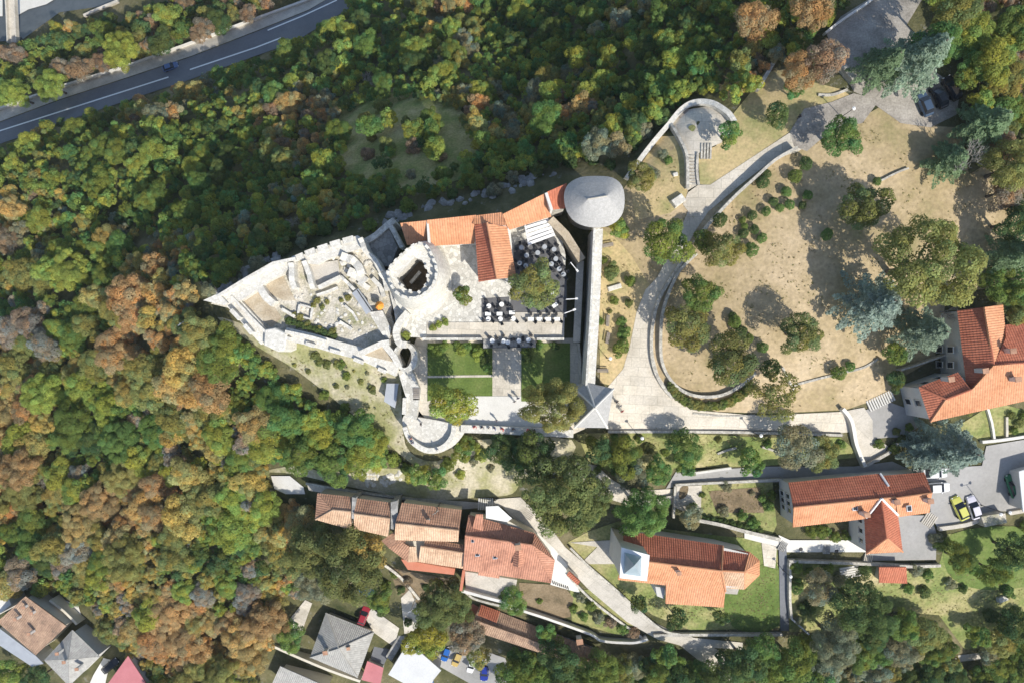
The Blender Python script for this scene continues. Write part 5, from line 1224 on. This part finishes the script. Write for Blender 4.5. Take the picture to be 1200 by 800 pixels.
SMALL = [lmesh('crown', crown(10+i, 2800, 20, .056, spread=.74, hv=.26, lr=(.18, .38))) for i in range(8)]
MED   = [lmesh('crown', crown(30+i, 7000, 36, .037, spread=.76, hv=.22, lr=(.17, .34), irr=.11)) for i in range(6)]
BIG   = [lmesh('crown', crown(50+i, 18000, 70, .025, spread=.84, lr=(.10, .25), irr=.12, cvar=.28)) for i in range(4)]
BALL  = [lmesh('foliage', crown(70+i, 2200, 40, .07, V=.95, cz=.95, spread=.62, cvar=.05, irr=.02, lr=(.30, .40), hv=.04)) for i in range(3)]
BUSH  = [lmesh('foliage', crown(80+i, 1800, 14, .07, V=.75, cz=.55, spread=.66)) for i in range(5)]
CEDAR = [lmesh('crown', conifer(90+i, 60, 7500, .045)) for i in range(3)]
SPARSE= [lmesh('crown', crown(95+i, 3200, 30, .04, spread=.80, lr=(.12, .28))) for i in range(2)]
TRUNK = [trunk_mesh(i) for i in range(4)]; CTRUNK = trunk_mesh(9, 2.35, .06, 0); BTRUNK = trunk_mesh(5, .5, .05, 3)
BARE  = [bare_mesh(i) for i in range(3)]
G = dict(green=(.215, .28, .075), bright=(.34, .405, .10), lime=(.37, .40, .09), olive=(.31, .315, .11), dolive=(.225, .255, .095), dark=(.13, .19, .07), fresh=(.185, .295, .09),
         yellow=(.47, .41, .15), ochre=(.52, .41, .18), rust=(.52, .355, .175), red=(.44, .20, .14), brown=(.36, .275, .185), greybr=(.37, .325, .25), grey=(.315, .325, .21), blue=(.33, .41, .35), cedar=(.32, .40, .295), fir=(.26, .36, .20), purple=(.2, .12, .1))
def plant(name, kind, px, py, rpx, col, label, cat, z=None, group=None, sy=1.0, seed=None):
    rs = random.Random(seed if seed is not None else int(px*31+py*17))
    cz = {'ball': .85, 'bush': .55, 'cedar': .8, 'bare': .9}.get(kind, 1.5)
    g = W(px, py) if z is None else P(px, py, z)
    for _ in range(6):
        zc = g.z; R = rpx*(CAMZ-zc)*K; zc = g.z+cz*R*sy; x, y = P(px, py, zc).xy; g = Vector((x, y, h(x, y) if z is None else z))
    R = rpx*(CAMZ-g.z-cz*R*sy)*K
    t = thing(name, label, cat, g, rs.uniform(0, 6.28), group); t.scale = (R, R*rs.uniform(.9, 1.1), R*sy*rs.uniform(.92, 1.08))
    c = G[col] if isinstance(col, str) else col; j = rs.uniform(.88, 1.12)
    def part(nm, me, color=None):
        o = bpy.data.objects.new(nm, me); COL.objects.link(o); o.parent = t
        if color: o.color = (color[0]*j*rs.uniform(.94, 1.06), color[1]*j, color[2]*j, 1)
    pick = rs.randrange(60)
    if kind == 'ball': part('foliage', BALL[pick % 3], c); part('stem', BTRUNK)
    elif kind == 'bush': part('foliage', BUSH[pick % 5], c); part('stem', BTRUNK)
    elif kind == 'cedar': part('crown', CEDAR[pick % 3], c); part('trunk', CTRUNK)
    elif kind == 'bare': part('branches', BARE[pick % 3])
    elif kind == 'sparse': part('crown', SPARSE[pick % 2], c); part('trunk', TRUNK[pick % 4])
    else:
        lib = BIG if R > 4.2 else MED if R > 2.6 else SMALL
        part('crown', lib[pick % len(lib)], c); part('trunk', TRUNK[pick % 4])
    return t
T = [ # px py rpx kind colour label z
 (627, 335, 30, 't', 'olive', 'broad olive-green tree over the cafe tables', 2.5), (541, 346, 13, 't', 'green', 'round green tree beside the keep apron', 2.5), (529, 472, 29, 't', 'lime', 'yellow-green tree above the round bastion', .2),
 (646, 474, 33, 't', 'olive', 'broad olive tree beside the gatehouse', .2), 
 (752, 208, 19, 't', 'olive', 'yellowish tree below the pale wall', None), (855, 158, 16, 't', 'fresh', 'round green tree on the upper bastion edge', None), (780, 284, 29, 't', 'green', 'wide green tree at the ramp path bend', None),
 (726, 268, 13, 't', 'bright', 'bright shrub tree beside the round tower', None), (911, 135, 15, 't', 'dark', 'dark round tree beside the ramp top', None), (930, 105, 12, 't', 'fresh', 'small green tree near the short wall', None),
 (987, 160, 25, 't', 'fresh', 'green tree between gravel path and lawn', None), (847, 294, 22, 't', 'olive', 'olive shrub tree at the round lawn', None), (825, 284, 15, 't', 'green', 'green tree against the curved wall', None),
 (820, 345, 23, 't', 'green', 'dense green tree on the round lawn', None), (806, 384, 27, 't', 'olive', 'olive tree near the plaza wall', None), (856, 424, 30, 't', 'dolive', 'wide olive tree at the lawn bottom', None), (908, 464, 30, 'sparse', 'olive', 'thin brownish tree above the path', None),
 (938, 391, 26, 't', 'dolive', 'lone olive tree on the dry lawn', None), (1010, 243, 28, 't', 'dolive', 'dark olive tree in the upper lawn', None), (1092, 310, 56, 't', 'olive', 'huge spreading olive-coloured tree in the park', None),
 (1018, 358, 40, 'cedar', 'blue', 'blue-green cedar west of the huge tree', None), (1077, 388, 36, 'cedar', 'cedar', 'pale green fir beside the big house', None), (1050, 445, 13, 't', 'dark', 'small dark tree at the lawn stairs', None), (1048, 415, 15, 't', 'green', 'green bush tree under the fir', None),
 (1070, 74, 42, 'cedar', 'cedar', 'large pale silver-green cedar at the gravel court', None), (1030, 80, 28, 'cedar', 'fir', 'greener cedar beside the silver cedar', None), (1148, 150, 36, 'cedar', 'fir', 'green fir right of the parked cars', None), (1110, 190, 28, 'cedar', 'fir', 'drooping fir at the upper lawn edge', None),
 (1180, 300, 32, 'cedar', 'fir', 'grey-green conifer right of the huge tree', None), (1125, 195, 30, 'bare', 'grey', 'bare branching tree beside the fir', None), (1190, 195, 32, 't', 'olive', 'olive tree at the right park edge', None), (1188, 260, 24, 't', 'dark', 'dark tree at the right park edge', None), (1185, 345, 22, 't', 'green', 'green tree behind the big house', None),
 (1110, 365, 16, 'bare', 'grey', 'grey bare tree beside the big house wall', None),
 (655, 578, 46, 't', 'dolive', 'very large dark olive tree above the lane', None), (690, 588, 30, 't', 'dolive', 'lower lobe tree beside the very large olive tree', None), (752, 601, 31, 't', 'fresh', 'bright green tree north of the church', None), (802, 522, 22, 't', 'fresh', 'green fruit tree under the path wall', None),
 (770, 552, 18, 't', 'fresh', 'small green tree above the lane', None), (731, 534, 22, 't', 'green', 'green tree below the gatehouse', None), (703, 525, 18, 't', 'dark', 'dark shrub tree below the gatehouse wall', None), (740, 556, 20, 't', 'grey', 'pale olive tree by the stepped path', None), (880, 541, 17, 't', 'fresh', 'round green tree beside the lane shed', None), (805, 549, 11, 't', 'fresh', 'little tree at the short white wall', None),
 (934, 523, 28, 't', 'grey', 'pale olive tree below the path', None), (965, 532, 20, 't', 'olive', 'olive bush tree beside the ramp wall', None), (1105, 524, 42, 'cedar', 'blue', 'large blue-grey spruce over the car park', None), (1078, 530, 26, 'cedar', 'blue', 'smaller blue-grey spruce beside the landing', None),
 (600, 701, 17, 't', 'fresh', 'green tree at the white patio corner', None), (792, 724, 13, 't', 'dark', 'round dark tree on the church lawn', None), (844, 722, 10, 't', 'dark', 'small dark tree below the aisle', None), (748, 706, 11, 't', 'dark', 'small dark tree beside the lane wall', None), (810, 605, 14, 't', 'grey', 'grey-green tree at the garden corner', None),
 (492, 557, 15, 't', 'bright', 'bright green tree above the row lane', None), (512, 560, 14, 't', 'fresh', 'green tree next to the utility pole', None), (545, 520, 12, 't', 'green', 'green bush tree at the bastion foot', None), (540, 532, 12, 't', 'green', 'second bush tree at the bastion foot', None),
 (590, 528, 22, 't', 'dark', 'dark tree below the courtyard parapet', None), (625, 530, 26, 't', 'dark', 'dark tree next to the very large olive tree', None), (405, 660, 42, 't', 'dolive', 'wide olive tree below the hipped house', None), (365, 645, 34, 't', 'dolive', 'olive tree at the end of the row', None), (430, 645, 26, 't', 'yellow', 'yellowish tree below the middle row house', None), (375, 680, 28, 't', 'grey', 'grey-green tree beside the lower patio', None),
 (520, 708, 32, 't', 'dolive', 'olive tree below the red terrace', None), (500, 748, 24, 't', 'lime', 'yellow-green tree beside the white flat roof', None), (546, 742, 24, 't', 'brown', 'brownish bush tree above the lower car park', None), (560, 768, 14, 't', 'olive', 'olive bush tree over the parked cars', None),
 (445, 700, 16, 't', 'green', 'green bush tree by the blue tarpaulin', None), (340, 742, 18, 't', 'fresh', 'bright tree beside the concrete patio', None), (1190, 645, 24, 't', 'dark', 'dark tree at the right edge of the meadow', None), (1125, 655, 18, 't', 'green', 'green bush tree in the meadow', None), (1165, 668, 18, 't', 'green', 'bush tree in the middle of the meadow', None),
 (1010, 710, 34, 't', 'dark', 'large dark tree below the long wall', None), (960, 690, 20, 't', 'grey', 'grey-green bush tree below the walkway', None), (930, 775, 26, 't', 'green', 'green tree at the lane bottom', None), (980, 750, 28, 't', 'grey', 'greyish tree below the meadow wall', None), (1145, 745, 15, 't', 'green', 'green tree by the white blocks', None),
 (1190, 730, 22, 't', 'dark', 'dark tree in the right lower corner', None), (895, 760, 20, 't', 'fresh', 'fresh green tree below the lawn wall', None), (10, 790, 20, 't', 'bright', 'bright tree in the lower left corner', None), (45, 795, 18, 't', 'dark', 'dark tree below the grey lean-to', None),
 (142, 61, 20, 't', 'lime', 'vivid lime tree beyond the highway', None), (60, 100, 18, 't', 'bright', 'bright tree beside the highway wall', None), (20, 112, 18, 't', 'bright', 'bright bush tree near the highway bend', None), (68, 35, 10, 't', 'lime', 'small lime tree near the river', None), (82, 32, 9, 't', 'ochre', 'small ochre tree near the river', None),
 (346, 258, 12, 'bare', 'grey', 'leafless grey tree in the north wood', None), (430, 96, 10, 'bare', 'grey', 'leafless tree beside the clearing', None), (965, 72, 26, 't', 'brown', 'brown-leaved tree left of the gravel court', None), (935, 88, 22, 't', 'rust', 'rust-leaved tree above the soil bank', None), (885, 25, 24, 't', 'rust', 'rust tree at the wood edge above the park', None), (950, 15, 24, 't', 'rust', 'orange-brown tree near the court wall', None),
 (1102, 48, 26, 't', 'fresh', 'tall green tree between the silver cedar and the wood', None), (1118, 12, 26, 't', 'olive', 'tall olive tree above the gravel court', None),
 (640, 742, 13, 't', 'fresh', 'green bush tree growing over the old roof', None), (655, 770, 24, 't', 'dark', 'dark tree below the old roof', None), (700, 785, 26, 't', 'green', 'green tree at the end of the old roof', None),
 (700, 170, 20, 't', 'grey', 'rounded grey-green tree below the bastion wall', None), (640, 137, 20, 't', 'fresh', 'bright rounded tree in the north wood', None), (725, 170, 16, 't', 'grey', 'grey-green tree against the pale wall', None),
]
TALL = {'broad olive tree beside the gatehouse': 1.4, 'yellow-green tree above the round bastion': 1.35, 'large pale silver-green cedar at the gravel court': 1.1, 'green fir right of the parked cars': .85, 'drooping fir at the upper lawn edge': .85, 'greener cedar beside the silver cedar': 1.2, 'bright green tree north of the church': 1.2, 'tall green tree between the silver cedar and the wood': 1.7, 'tall olive tree above the gravel court': 1.7}
for px, py, r, k, c, lab, z in T: plant('conifer' if k == 'cedar' else 'bare_tree' if k == 'bare' else 'tree', k, px, py, r, c, lab, 'tree', z, sy=TALL.get(lab, 1.0))
# clipped balls
for px, py, r in ((943.5, 192, 8), (897.5, 204, 6), (893, 214, 8), (931, 207, 8), (921, 225, 6), (946, 229, 6), (906, 236.5, 6), (925, 240, 6), (940, 241, 5), (913.5, 244, 5), (897.5, 248, 5.5), (881, 253, 6), (870, 258, 4), (872.5, 265, 4), (884, 269, 5.5), (871, 274, 6), (892.5, 279.5, 6), (842.5, 258, 9), (879, 293, 9), (968, 275, 7), (861, 377, 7.5), (867.5, 388, 7.5), (878, 396, 5.5), (893, 407, 7), (902, 431, 12), (982, 437, 9), (996, 429, 6), (858, 370, 5), (1027, 213, 5)):
    plant('clipped_bush', 'ball', px, py, r*1.06, rng.choice(('fresh', 'green', 'dark')), 'clipped round bush on the park lawn', 'bush', None, 'clipped round bushes on the park lawn')
# shrubs
def shrubs(lst, label, group, cols):
    for px, py, r in lst: plant('shrub', 'bush', px, py, r, rng.choice(cols), label, 'shrub', None, group)
shrubs([(720.5, 352, 6), (737, 355, 6), (714.5, 365, 3.5), (703.5, 377, 5), (728, 376, 7), (731, 391, 9), (727, 407, 12), (717, 318, 11), (738, 330, 8), (708, 305, 5)], 'green shrub on the ochre soil bank', 'shrubs on the soil bank', ('fresh', 'green', 'dolive'))
shrubs([(776, 182, 8), (783, 188, 6), (768, 205, 7), (775, 262, 6)], 'shrub on the grass below the upper bastion', 'shrubs below the bastion', ('fresh', 'grey'))
for px, py, r in ((476, 393, 6), (508, 384, 5), (515, 380, 5), (522, 377, 5)): plant('shrub', 'bush', px, py, r, 'bright', 'small bright shrub on the castle terrace', 'shrub', 2.5, 'shrubs on the castle terrace')
for px, py, r in ((508, 412, 9), (520, 406, 8), (536, 405, 6), (548, 407, 7), (541, 411, 8), (560, 414, 9), (568, 420, 8), (572, 431, 7), (562, 408, 6), (616, 410, 7), (618, 420, 6), (632, 404, 6), (650, 405, 6)): plant('shrub', 'bush', px, py, r, rng.choice(('fresh', 'green', 'bright', 'dark')), 'leafy shrub bordering the courtyard lawn', 'shrub', .3, 'shrubs around the courtyard lawn')
shrubs([(x+rng.uniform(-3, 3), y+rng.uniform(-3, 3), rng.uniform(4, 8)) for x, y in S('812,592 825,580 850,572 880,575 893,585 900,590 870,602 845,600 885,612 905,580')], 'vegetable and shrub clump in the kitchen garden', 'kitchen garden shrubs', ('fresh', 'green', 'grey'))
shrubs([(680, 700, 7), (692, 708, 8), (700, 722, 9), (715, 728, 8), (730, 735, 8), (684, 722, 7), (742, 740, 8), (672, 712, 6), (632, 704, 4), (640, 746, 9), (652, 752, 8), (630, 738, 7)], 'wild shrub in the overgrown plot by the lane', 'shrubs in the overgrown plot', ('grey', 'green', 'brown', 'fresh'))
shrubs([(x, y, rng.uniform(5, 9)) for x, y in S('970,622 978,628 962,622 990,626 950,622 1000,630')], 'shrub between house and white walkway', 'shrubs by the white walkway', ('fresh', 'green'))
shrubs([(x+rng.uniform(-4, 4), y+rng.uniform(-4, 4), rng.uniform(6, 11)) for x, y in S('935,665 950,668 970,666 985,680 935,690 945,715 930,725 1015,668 1075,668 1090,672 1085,690 1065,690 1130,690 1145,670 1180,690 1160,720 1110,685 1200,620 1105,640 1097,628')], 'wild shrub in the lower meadow', 'shrubs in the lower meadow', ('fresh', 'green', 'grey', 'dark'))
shrubs([(x, y, rng.uniform(5, 8)) for x, y in S('720,512 735,513 750,514 690,515 700,550 722,552 760,525 780,530 842,515 900,520 955,515 985,520')], 'shrub on the bank below the plaza', 'shrubs on the bank below the plaza', ('fresh', 'green', 'dolive'))
shrubs([(x, y, rng.uniform(5, 8)) for x, y in S('1186,486 1195,495 1188,504 1200,486 1135,478 1050,505 1058,515 1048,525 1065,500 1030,520')], 'shrub in the front garden of the big house', 'shrubs by the big house', ('green', 'dolive'))
_sl = S('300,392 340,405 400,420 460,440 470,500 440,490 390,455 340,425'); _k = []
while len(_k) < 26:
    _x, _y = rng.uniform(300, 470), rng.uniform(390, 500)
    if inside(_x, _y, _sl): _k.append((_x, _y, rng.choice((1.6, 2.2, 3, 4, 6))))
shrubs(_k+[(470, 545, 5), (555, 540, 6), (575, 548, 5)], 'small shrub on the bare castle slope', 'shrubs on the bare slope', ('grey', 'dolive', 'olive', 'green'))
shrubs([(x+rng.uniform(-5, 5), y+rng.uniform(-4, 4), rng.uniform(7, 13)) for x, y in S('430,262 455,235 480,238 505,230 530,228 555,215 580,220 600,205 625,200 640,188 665,190 690,188 715,190 740,165 760,150 775,142 560,190 520,200 480,205 450,210 420,240 400,262 380,272 350,285 330,292 300,308 275,325 255,332 240,340')], 'cliff shrub on the rocky slope below the castle wall', 'cliff shrubs north of the castle', ('green', 'dark', 'grey', 'dolive'))
shrubs([(x+rng.uniform(-6, 6), y+rng.uniform(-6, 6), rng.uniform(6, 12)) for x, y in S('430,140 450,130 470,145 490,150 510,160 440,160 460,175 485,170 430,185 500,135 520,185')], 'low shrub in the grassy clearing', 'shrubs in the clearing', ('olive', 'dolive', 'brown'))
shrubs([(462, 672, 6), (478, 680, 7), (500, 688, 6), (515, 684, 7), (470, 690, 6), (440, 672, 8), (452, 684, 7), (447, 717, 6), (478, 728, 6)], 'garden shrub below the red terrace', 'shrubs below the red terrace', ('dark', 'green', 'brown'))
shrubs([(430, 508, 9), (448, 520, 10), (462, 538, 9), (476, 548, 8), (525, 545, 10), (540, 556, 7), (565, 532, 10), (555, 522, 8), (610, 545, 10), (600, 522, 9), (380, 462, 7), (405, 478, 7)], 'leafy green shrub at the foot of the castle slope', 'shrubs at the slope foot', ('green', 'fresh', 'bright'))
# hedge along the round lawn (many small bushes in one run)
hp = resample(spline(S('786,452 800,468 820,475 845,474 866,464 878,452')), 4)
for x, y in hp: plant('hedge_bush', 'bush', x, y, 6.5, rng.choice(('green', 'olive', 'dolive')), 'hedge bush along the curved lawn wall', 'hedge', None, 'hedge along the curved lawn wall')
for x, y in resample(S('812,604 850,612 890,620'), 7)+resample(S('1040,560 1045,558'), 6)[:0]: plant('hedge_bush', 'bush', x, y, 5, 'dark', 'hedge bush above the church wall', 'hedge', None, 'hedge above the church wall')

# ================================================================ rocks
def rock_mesh(seed):
    rs = random.Random(seed); bm = bmesh.new(); bmesh.ops.create_icosphere(bm, subdivisions=1, radius=1)
    for v in bm.verts: v.co *= rs.uniform(.65, 1.15); v.co.z *= .7
    me = bpy.data.meshes.new('boulder'); bm.to_mesh(me); bm.free(); me.materials.append(M_rock); return me
ROCK = [rock_mesh(i) for i in range(5)]
WROCK = [m.copy() for m in ROCK]
for m in WROCK: m.materials[0] = M_wstone
def rocks(n, polys, r, label, group, z=None, lib=ROCK):
    k = 0; bb = [(min(p[0] for p in q), max(p[0] for p in q), min(p[1] for p in q), max(p[1] for p in q)) for q in polys]
    while k < n:
        i = rng.randrange(len(polys)); a = bb[i]; x, y = rng.uniform(a[0], a[1]), rng.uniform(a[2], a[3])
        if not inside(x, y, polys[i]): continue
        g = W(x, y) if z is None else P(x, y, z); s = rng.uniform(*r)
        o = bpy.data.objects.new('boulder', lib[rng.randrange(5)]); COL.objects.link(o); o.location = g+Vector((0, 0, s*.15)); o.scale = (s*rng.uniform(.7, 1.4), s, s*rng.uniform(.5, .9)); o.rotation_euler.z = rng.uniform(0, 6)
        tag(o, label, 'rock', group); k += 1
rocks(120, [S('430,270 470,245 560,225 640,200 665,205 620,222 540,240 470,258'), S('245,338 330,295 330,302 255,345')], (.25, 1.0), 'grey limestone boulder on the cliff below the castle', 'cliff boulders below the castle')
rocks(16, [S('730,118 745,118 752,140 735,145')], (.5, 1.2), 'pale boulder outcrop in the north wood', 'outcrop boulders')
rocks(60, [S('345,345 410,340 430,370 455,395 400,395 345,375')], (.15, .42), 'white rubble stone in the ruined court', 'rubble in the ruined court', 1.6, WROCK)
rocks(24, [S('378,288 420,282 440,318 415,330 395,315')], (.3, .75), 'collapsed white block beside the shaded yard', 'collapsed blocks', 1.65, WROCK)
rocks(40, [S('425,555 470,552 470,566 430,568')], (.25, .6), 'pale stone in the heap above the row lane', 'stone heap', None, WROCK)
# tufts in the ruin
for x, y in S('372,352 378,360 384,354 368,358 400,352 408,349 352,372 360,380 375,384 390,388 345,368'): plant('shrub', 'bush', x, y, rng.uniform(3, 5.5), 'olive', 'grass tuft between the ruin stones', 'plant', 1.6, 'grass tufts in the ruined court')
for k in range(10): plant('hedge_bush', 'bush', 338+k*6, 376+k*1.9, 5, 'dark', 'dark hedge bush under the south ruin wall', 'hedge', 1.6, 'hedge under the south ruin wall')

# ================================================================ the woods
FOREST = [
 (S('-20,182 60,152 210,104 300,74 345,56 400,22 440,-14 990,-14 985,15 955,38 962,62 945,75 905,62 885,95 862,128 835,112 800,108 772,135 735,175 700,180 655,190 600,205 530,220 465,232 425,252 380,268 325,288 262,322 225,335 222,352 250,385 300,418 335,445 372,475 425,505 455,535 440,545 400,545 340,538 318,545 308,560 322,585 352,600 362,635 380,700 352,690 330,720 318,750 305,775 300,815 185,815 160,768 128,745 100,705 60,688 20,688 -20,686'), 'N'),
 (S('-20,62 30,52 60,40 95,30 150,20 220,-14 350,-14 290,18 215,47 150,70 70,95 -20,125'), 'R'),
 (S('595,770 640,775 700,790 745,770 775,765 815,785 880,770 905,760 935,748 975,742 1020,735 1060,725 1095,745 1115,770 1130,815 600,815'), 'S'),
 (S('1135,765 1165,745 1215,745 1215,815 1150,815'), 'S'),
 (S('1098,-14 1215,-14 1215,240 1175,225 1160,180 1165,140 1130,105 1118,70 1100,40'), 'E'),
 (S('1165,330 1215,300 1215,372 1182,372'), 'E')]
CLEAR = S('400,128 450,110 530,122 560,170 540,212 470,222 405,200')
rf = random.Random(21); pts = []; cell = {}
def near(x, y, r):
    ci, cj = int(x//20), int(y//20)
    for i in range(ci-2, ci+3):
        for j in range(cj-2, cj+3):
            for (a, b, q) in cell.get((i, j), ()):
                if (a-x)**2+(b-y)**2 < (r+q)**2: return True
    return False
for (x, y, r) in [(t[0], t[1], t[2]) for t in T]: cell.setdefault((int(x//20), int(y//20)), []).append((x, y, r*.6))
for poly, zone in FOREST:
    x0, x1, y0, y1 = min(p[0] for p in poly), max(p[0] for p in poly), min(p[1] for p in poly), max(p[1] for p in poly)
    for _ in range(int((x1-x0)*(y1-y0)/22)):
        x, y = rf.uniform(x0, x1), rf.uniform(y0, y1)
        if not inside(x, y, poly): continue
        sw = zone == 'N' and y > 330+.12*(x-200) and x < 470
        if zone == 'N' and inside(x, y, CLEAR) and rf.random() < .97: continue
        r = rf.choice((6.5, 8, 10, 13, 17, 21) if sw else (5.5, 6.5, 8, 10, 13) if zone in 'NR' else (11, 14, 17, 21))
        if near(x, y, r*.56): continue
        cell.setdefault((int(x//20), int(y//20)), []).append((x, y, r*.56)); pts.append((x, y, r, zone, sw))
def wave(x, y, s, p): return math.sin(x*s+p)+math.sin(y*s*1.13+p*2.1)+math.sin((x+y)*s*.71+p*.7)+math.sin((x-y)*s*.53-p)
BELT = resample(S('300,425 340,455 385,490 430,525 455,548 400,545 350,520'), 15)
def pick(x, y, zone, sw):
    a = wave(x, y, .036, 1.3)*.32+rf.uniform(-.38, .38)+(.03 if sw else 0); b = rf.random()
    if sw and min((x-u)**2+(y-v)**2 for u, v in BELT) < 52**2: return rf.choice(('fresh', 'bright', 'green', 'bright', 'green', 'fresh', 'lime'))
    if sw:
        return rf.choice(('ochre', 'rust', 'ochre', 'yellow', 'rust')) if a > .30 else rf.choice(('yellow', 'ochre', 'olive', 'olive', 'bright', 'yellow')) if a > -.05 else rf.choice(('olive', 'green', 'bright', 'olive', 'bright', 'yellow', 'greybr')) if a > -.55 else rf.choice(('green', 'fresh', 'bright', 'dark'))
    if zone == 'N':
        return rf.choice(('ochre', 'rust', 'ochre', 'brown')) if a > .78 and b < .8 else rf.choice(('olive', 'bright', 'bright', 'grey', 'yellow')) if a > .25 else rf.choice(('green', 'fresh', 'bright', 'bright', 'dark', 'green'))
    if zone == 'R': return rf.choice(('green', 'dark', 'dark', 'bright', 'olive', 'brown'))
    if zone == 'S': return rf.choice(('green', 'dark', 'fresh', 'green', 'olive', 'grey'))
    return rf.choice(('fresh', 'green', 'olive', 'brown', 'bright', 'dolive'))
pts.sort(key=lambda t: -t[2]*(1 if t[4] else 1.05))
CN = dict(lime='lime green', green='mid-green', fresh='fresh green', dark='dark green', bright='bright yellow-green', dolive='dark olive', olive='olive', yellow='yellowish', grey='grey-green', ochre='ochre', rust='rust-brown', brown='brown', greybr='grey-brown', red='reddish')
def kind_of(c, x, y, r, zone, sw):
    pl = 'beyond the highway' if zone == 'R' else 'below the old roof and church lawn' if zone == 'S' else 'beside the parked cars and park edge' if zone == 'E' else \
         ('above the lower houses' if y > 560 else 'west of the castle tip') if sw else 'between highway and clearing' if x < 420 else 'north of the round tower' if x < 780 else 'at the wood edge above the park'
    return f"{'broad' if r > 15 else 'medium' if r > 10 else 'small'} {CN[c]} woodland tree {pl}", 'woodland trees '+pl
NI = 270; mv, mc = [], []; cnt = {}
FAM = {'ochre': 'autumn_tree', 'rust': 'autumn_tree', 'brown': 'autumn_tree', 'greybr': 'autumn_tree', 'olive': 'olive_woodland_tree', 'yellow': 'olive_woodland_tree', 'grey': 'olive_woodland_tree'}
protoS = [crown(200+i, 1100, 16, .078, spread=.72, hv=.26, lr=(.18, .38)) for i in range(8)]
for i, (x, y, r, zone, sw) in enumerate(pts):
    c = pick(x, y, zone, sw); fam = FAM.get(c, 'green_woodland_tree'); cnt[fam] = cnt.get(fam, 0)+1
    if cnt[fam] <= NI:
        lab, grp = kind_of(c, x, y, r, zone, sw); plant(fam, 't', x, y, r*1.16, c, lab, 'tree', None, grp, sy=rf.uniform(.62, .85) if sw else rf.uniform(.7, 1.0), seed=i)
    else:
        g = W(x, y); R = r*1.2*(CAMZ-g.z-3)*K; p = P(x, y, g.z+1.35*R); gz = h(p.x, p.y)
        v, col = protoS[rf.randrange(8)]; a = rf.uniform(0, 6.28); ca, sa = math.cos(a)*R, math.sin(a)*R; zs = R*rf.uniform(.65, .95)
        mv.append(np.stack([v[:, 0]*ca-v[:, 1]*sa+p.x, v[:, 0]*sa+v[:, 1]*ca+p.y, v[:, 2]*zs+gz], 1))
        j = rf.uniform(.85, 1.15); mc.append(col*np.array([*(np.array(G[c])*j), 1]))
print('woodland trees', len(pts), cnt)
v = np.concatenate(mv); c = np.concatenate(mc)
wm = npmesh('woodland', v, np.arange(len(v)).reshape(-1, 4), c, LEAFV)
tag(link('woodland', wm), 'mixed green and autumn woodland filling the slopes between the bigger trees', 'woodland', kind='stuff')

# ================================================================ tufts, weeds and fallen leaves on the open ground
rt_ = np.random.RandomState(5); tv, tc = [], []
OPEN = [(S('705,262 735,215 770,165 800,175 806,225 830,232 870,210 925,180 962,160 1030,150 1110,205 1160,195 1205,240 1205,330 1110,340 1095,420 1050,455 990,476 900,480 840,478 790,462 778,400 800,330 760,300 700,380'), 1500), (S('704,270 752,320 742,400 718,450 703,445'), 150), (S('300,392 400,422 462,440 470,500 520,560 600,560 640,520 560,516 500,540 440,500 345,430'), 450),
        (S('676,510 900,514 1000,520 900,543 790,546 730,556'), 700), (S('725,690 780,705 850,712 905,660 910,730 810,735 765,718'), 600), (S('930,660 1100,665 1200,622 1205,740 1130,745 1040,712 935,735'), 1100), (S('800,575 905,566 905,620 810,602'), 300)]
PAL = np.array([(.27, .27, .10), (.32, .30, .13), (.36, .30, .16), (.41, .34, .20), (.33, .26, .15), (.25, .26, .09)])
for poly, n in OPEN:
    xs = [p[0] for p in poly]; ys = [p[1] for p in poly]; k = 0
    while k < n:
        cx, cy = rt_.uniform(min(xs), max(xs)), rt_.uniform(min(ys), max(ys))
        if not inside(cx, cy, poly): continue
        base = PAL[rt_.randint(6)]; g0 = P(cx, cy, 1.62) if n == 350 else W(cx, cy, .08)
        for _ in range(rt_.randint(2, 9)):
            m_ = 5; o = rt_.normal(size=2)*.9; x, y = g0.x+o[0], g0.y+o[1]; z = (g0.z if n == 350 else h(x, y)+.1); sc = rt_.uniform(.03, .10)
            pos = np.array([x, y, z])+rt_.normal(size=(m_, 3))*np.array([sc, sc, .02])+np.array([0, 0, .05]); nor = rt_.normal(size=(m_, 3))*.5+np.array([0, 0, 1.]); nor /= np.linalg.norm(nor, axis=1)[:, None]
            tv.append(leaves(rt_, pos, nor, sc)); c = base*rt_.uniform(.75, 1.2); tc.append(np.tile([*c, 1], (m_*4, 1))); k += 1
v = np.concatenate(tv); c = np.concatenate(tc)
tag(link('grass_tufts', npmesh('grass_tufts', v, np.arange(len(v)).reshape(-1, 4), c, LEAFV)), 'dry grass tufts, weeds and fallen leaves on the open ground', 'grass', kind='stuff')

# ================================================================ thin summer haze filling the gorge
hm = bpy.data.materials.new('haze_air'); hm.use_nodes = True; nt = hm.node_tree; nt.nodes.remove(nt.nodes['Principled BSDF'])
pv = nt.nodes.new('ShaderNodeVolumePrincipled'); pv.inputs['Color'].default_value = (.78, .88, 1, 1); pv.inputs['Density'].default_value = 0.00008; pv.inputs['Anisotropy'].default_value = 0.0
nt.links.new(pv.outputs[0], nt.nodes['Material Output'].inputs['Volume'])
bm = bmesh.new(); box(bm, ((GX0+GX1)/2, (GY0+GY1)/2, 2.5), (GX1-GX0+20, GY1-GY0+20, 233)); tag(obj('haze', bm, hm), 'thin pale haze in the air', 'haze', kind='stuff')
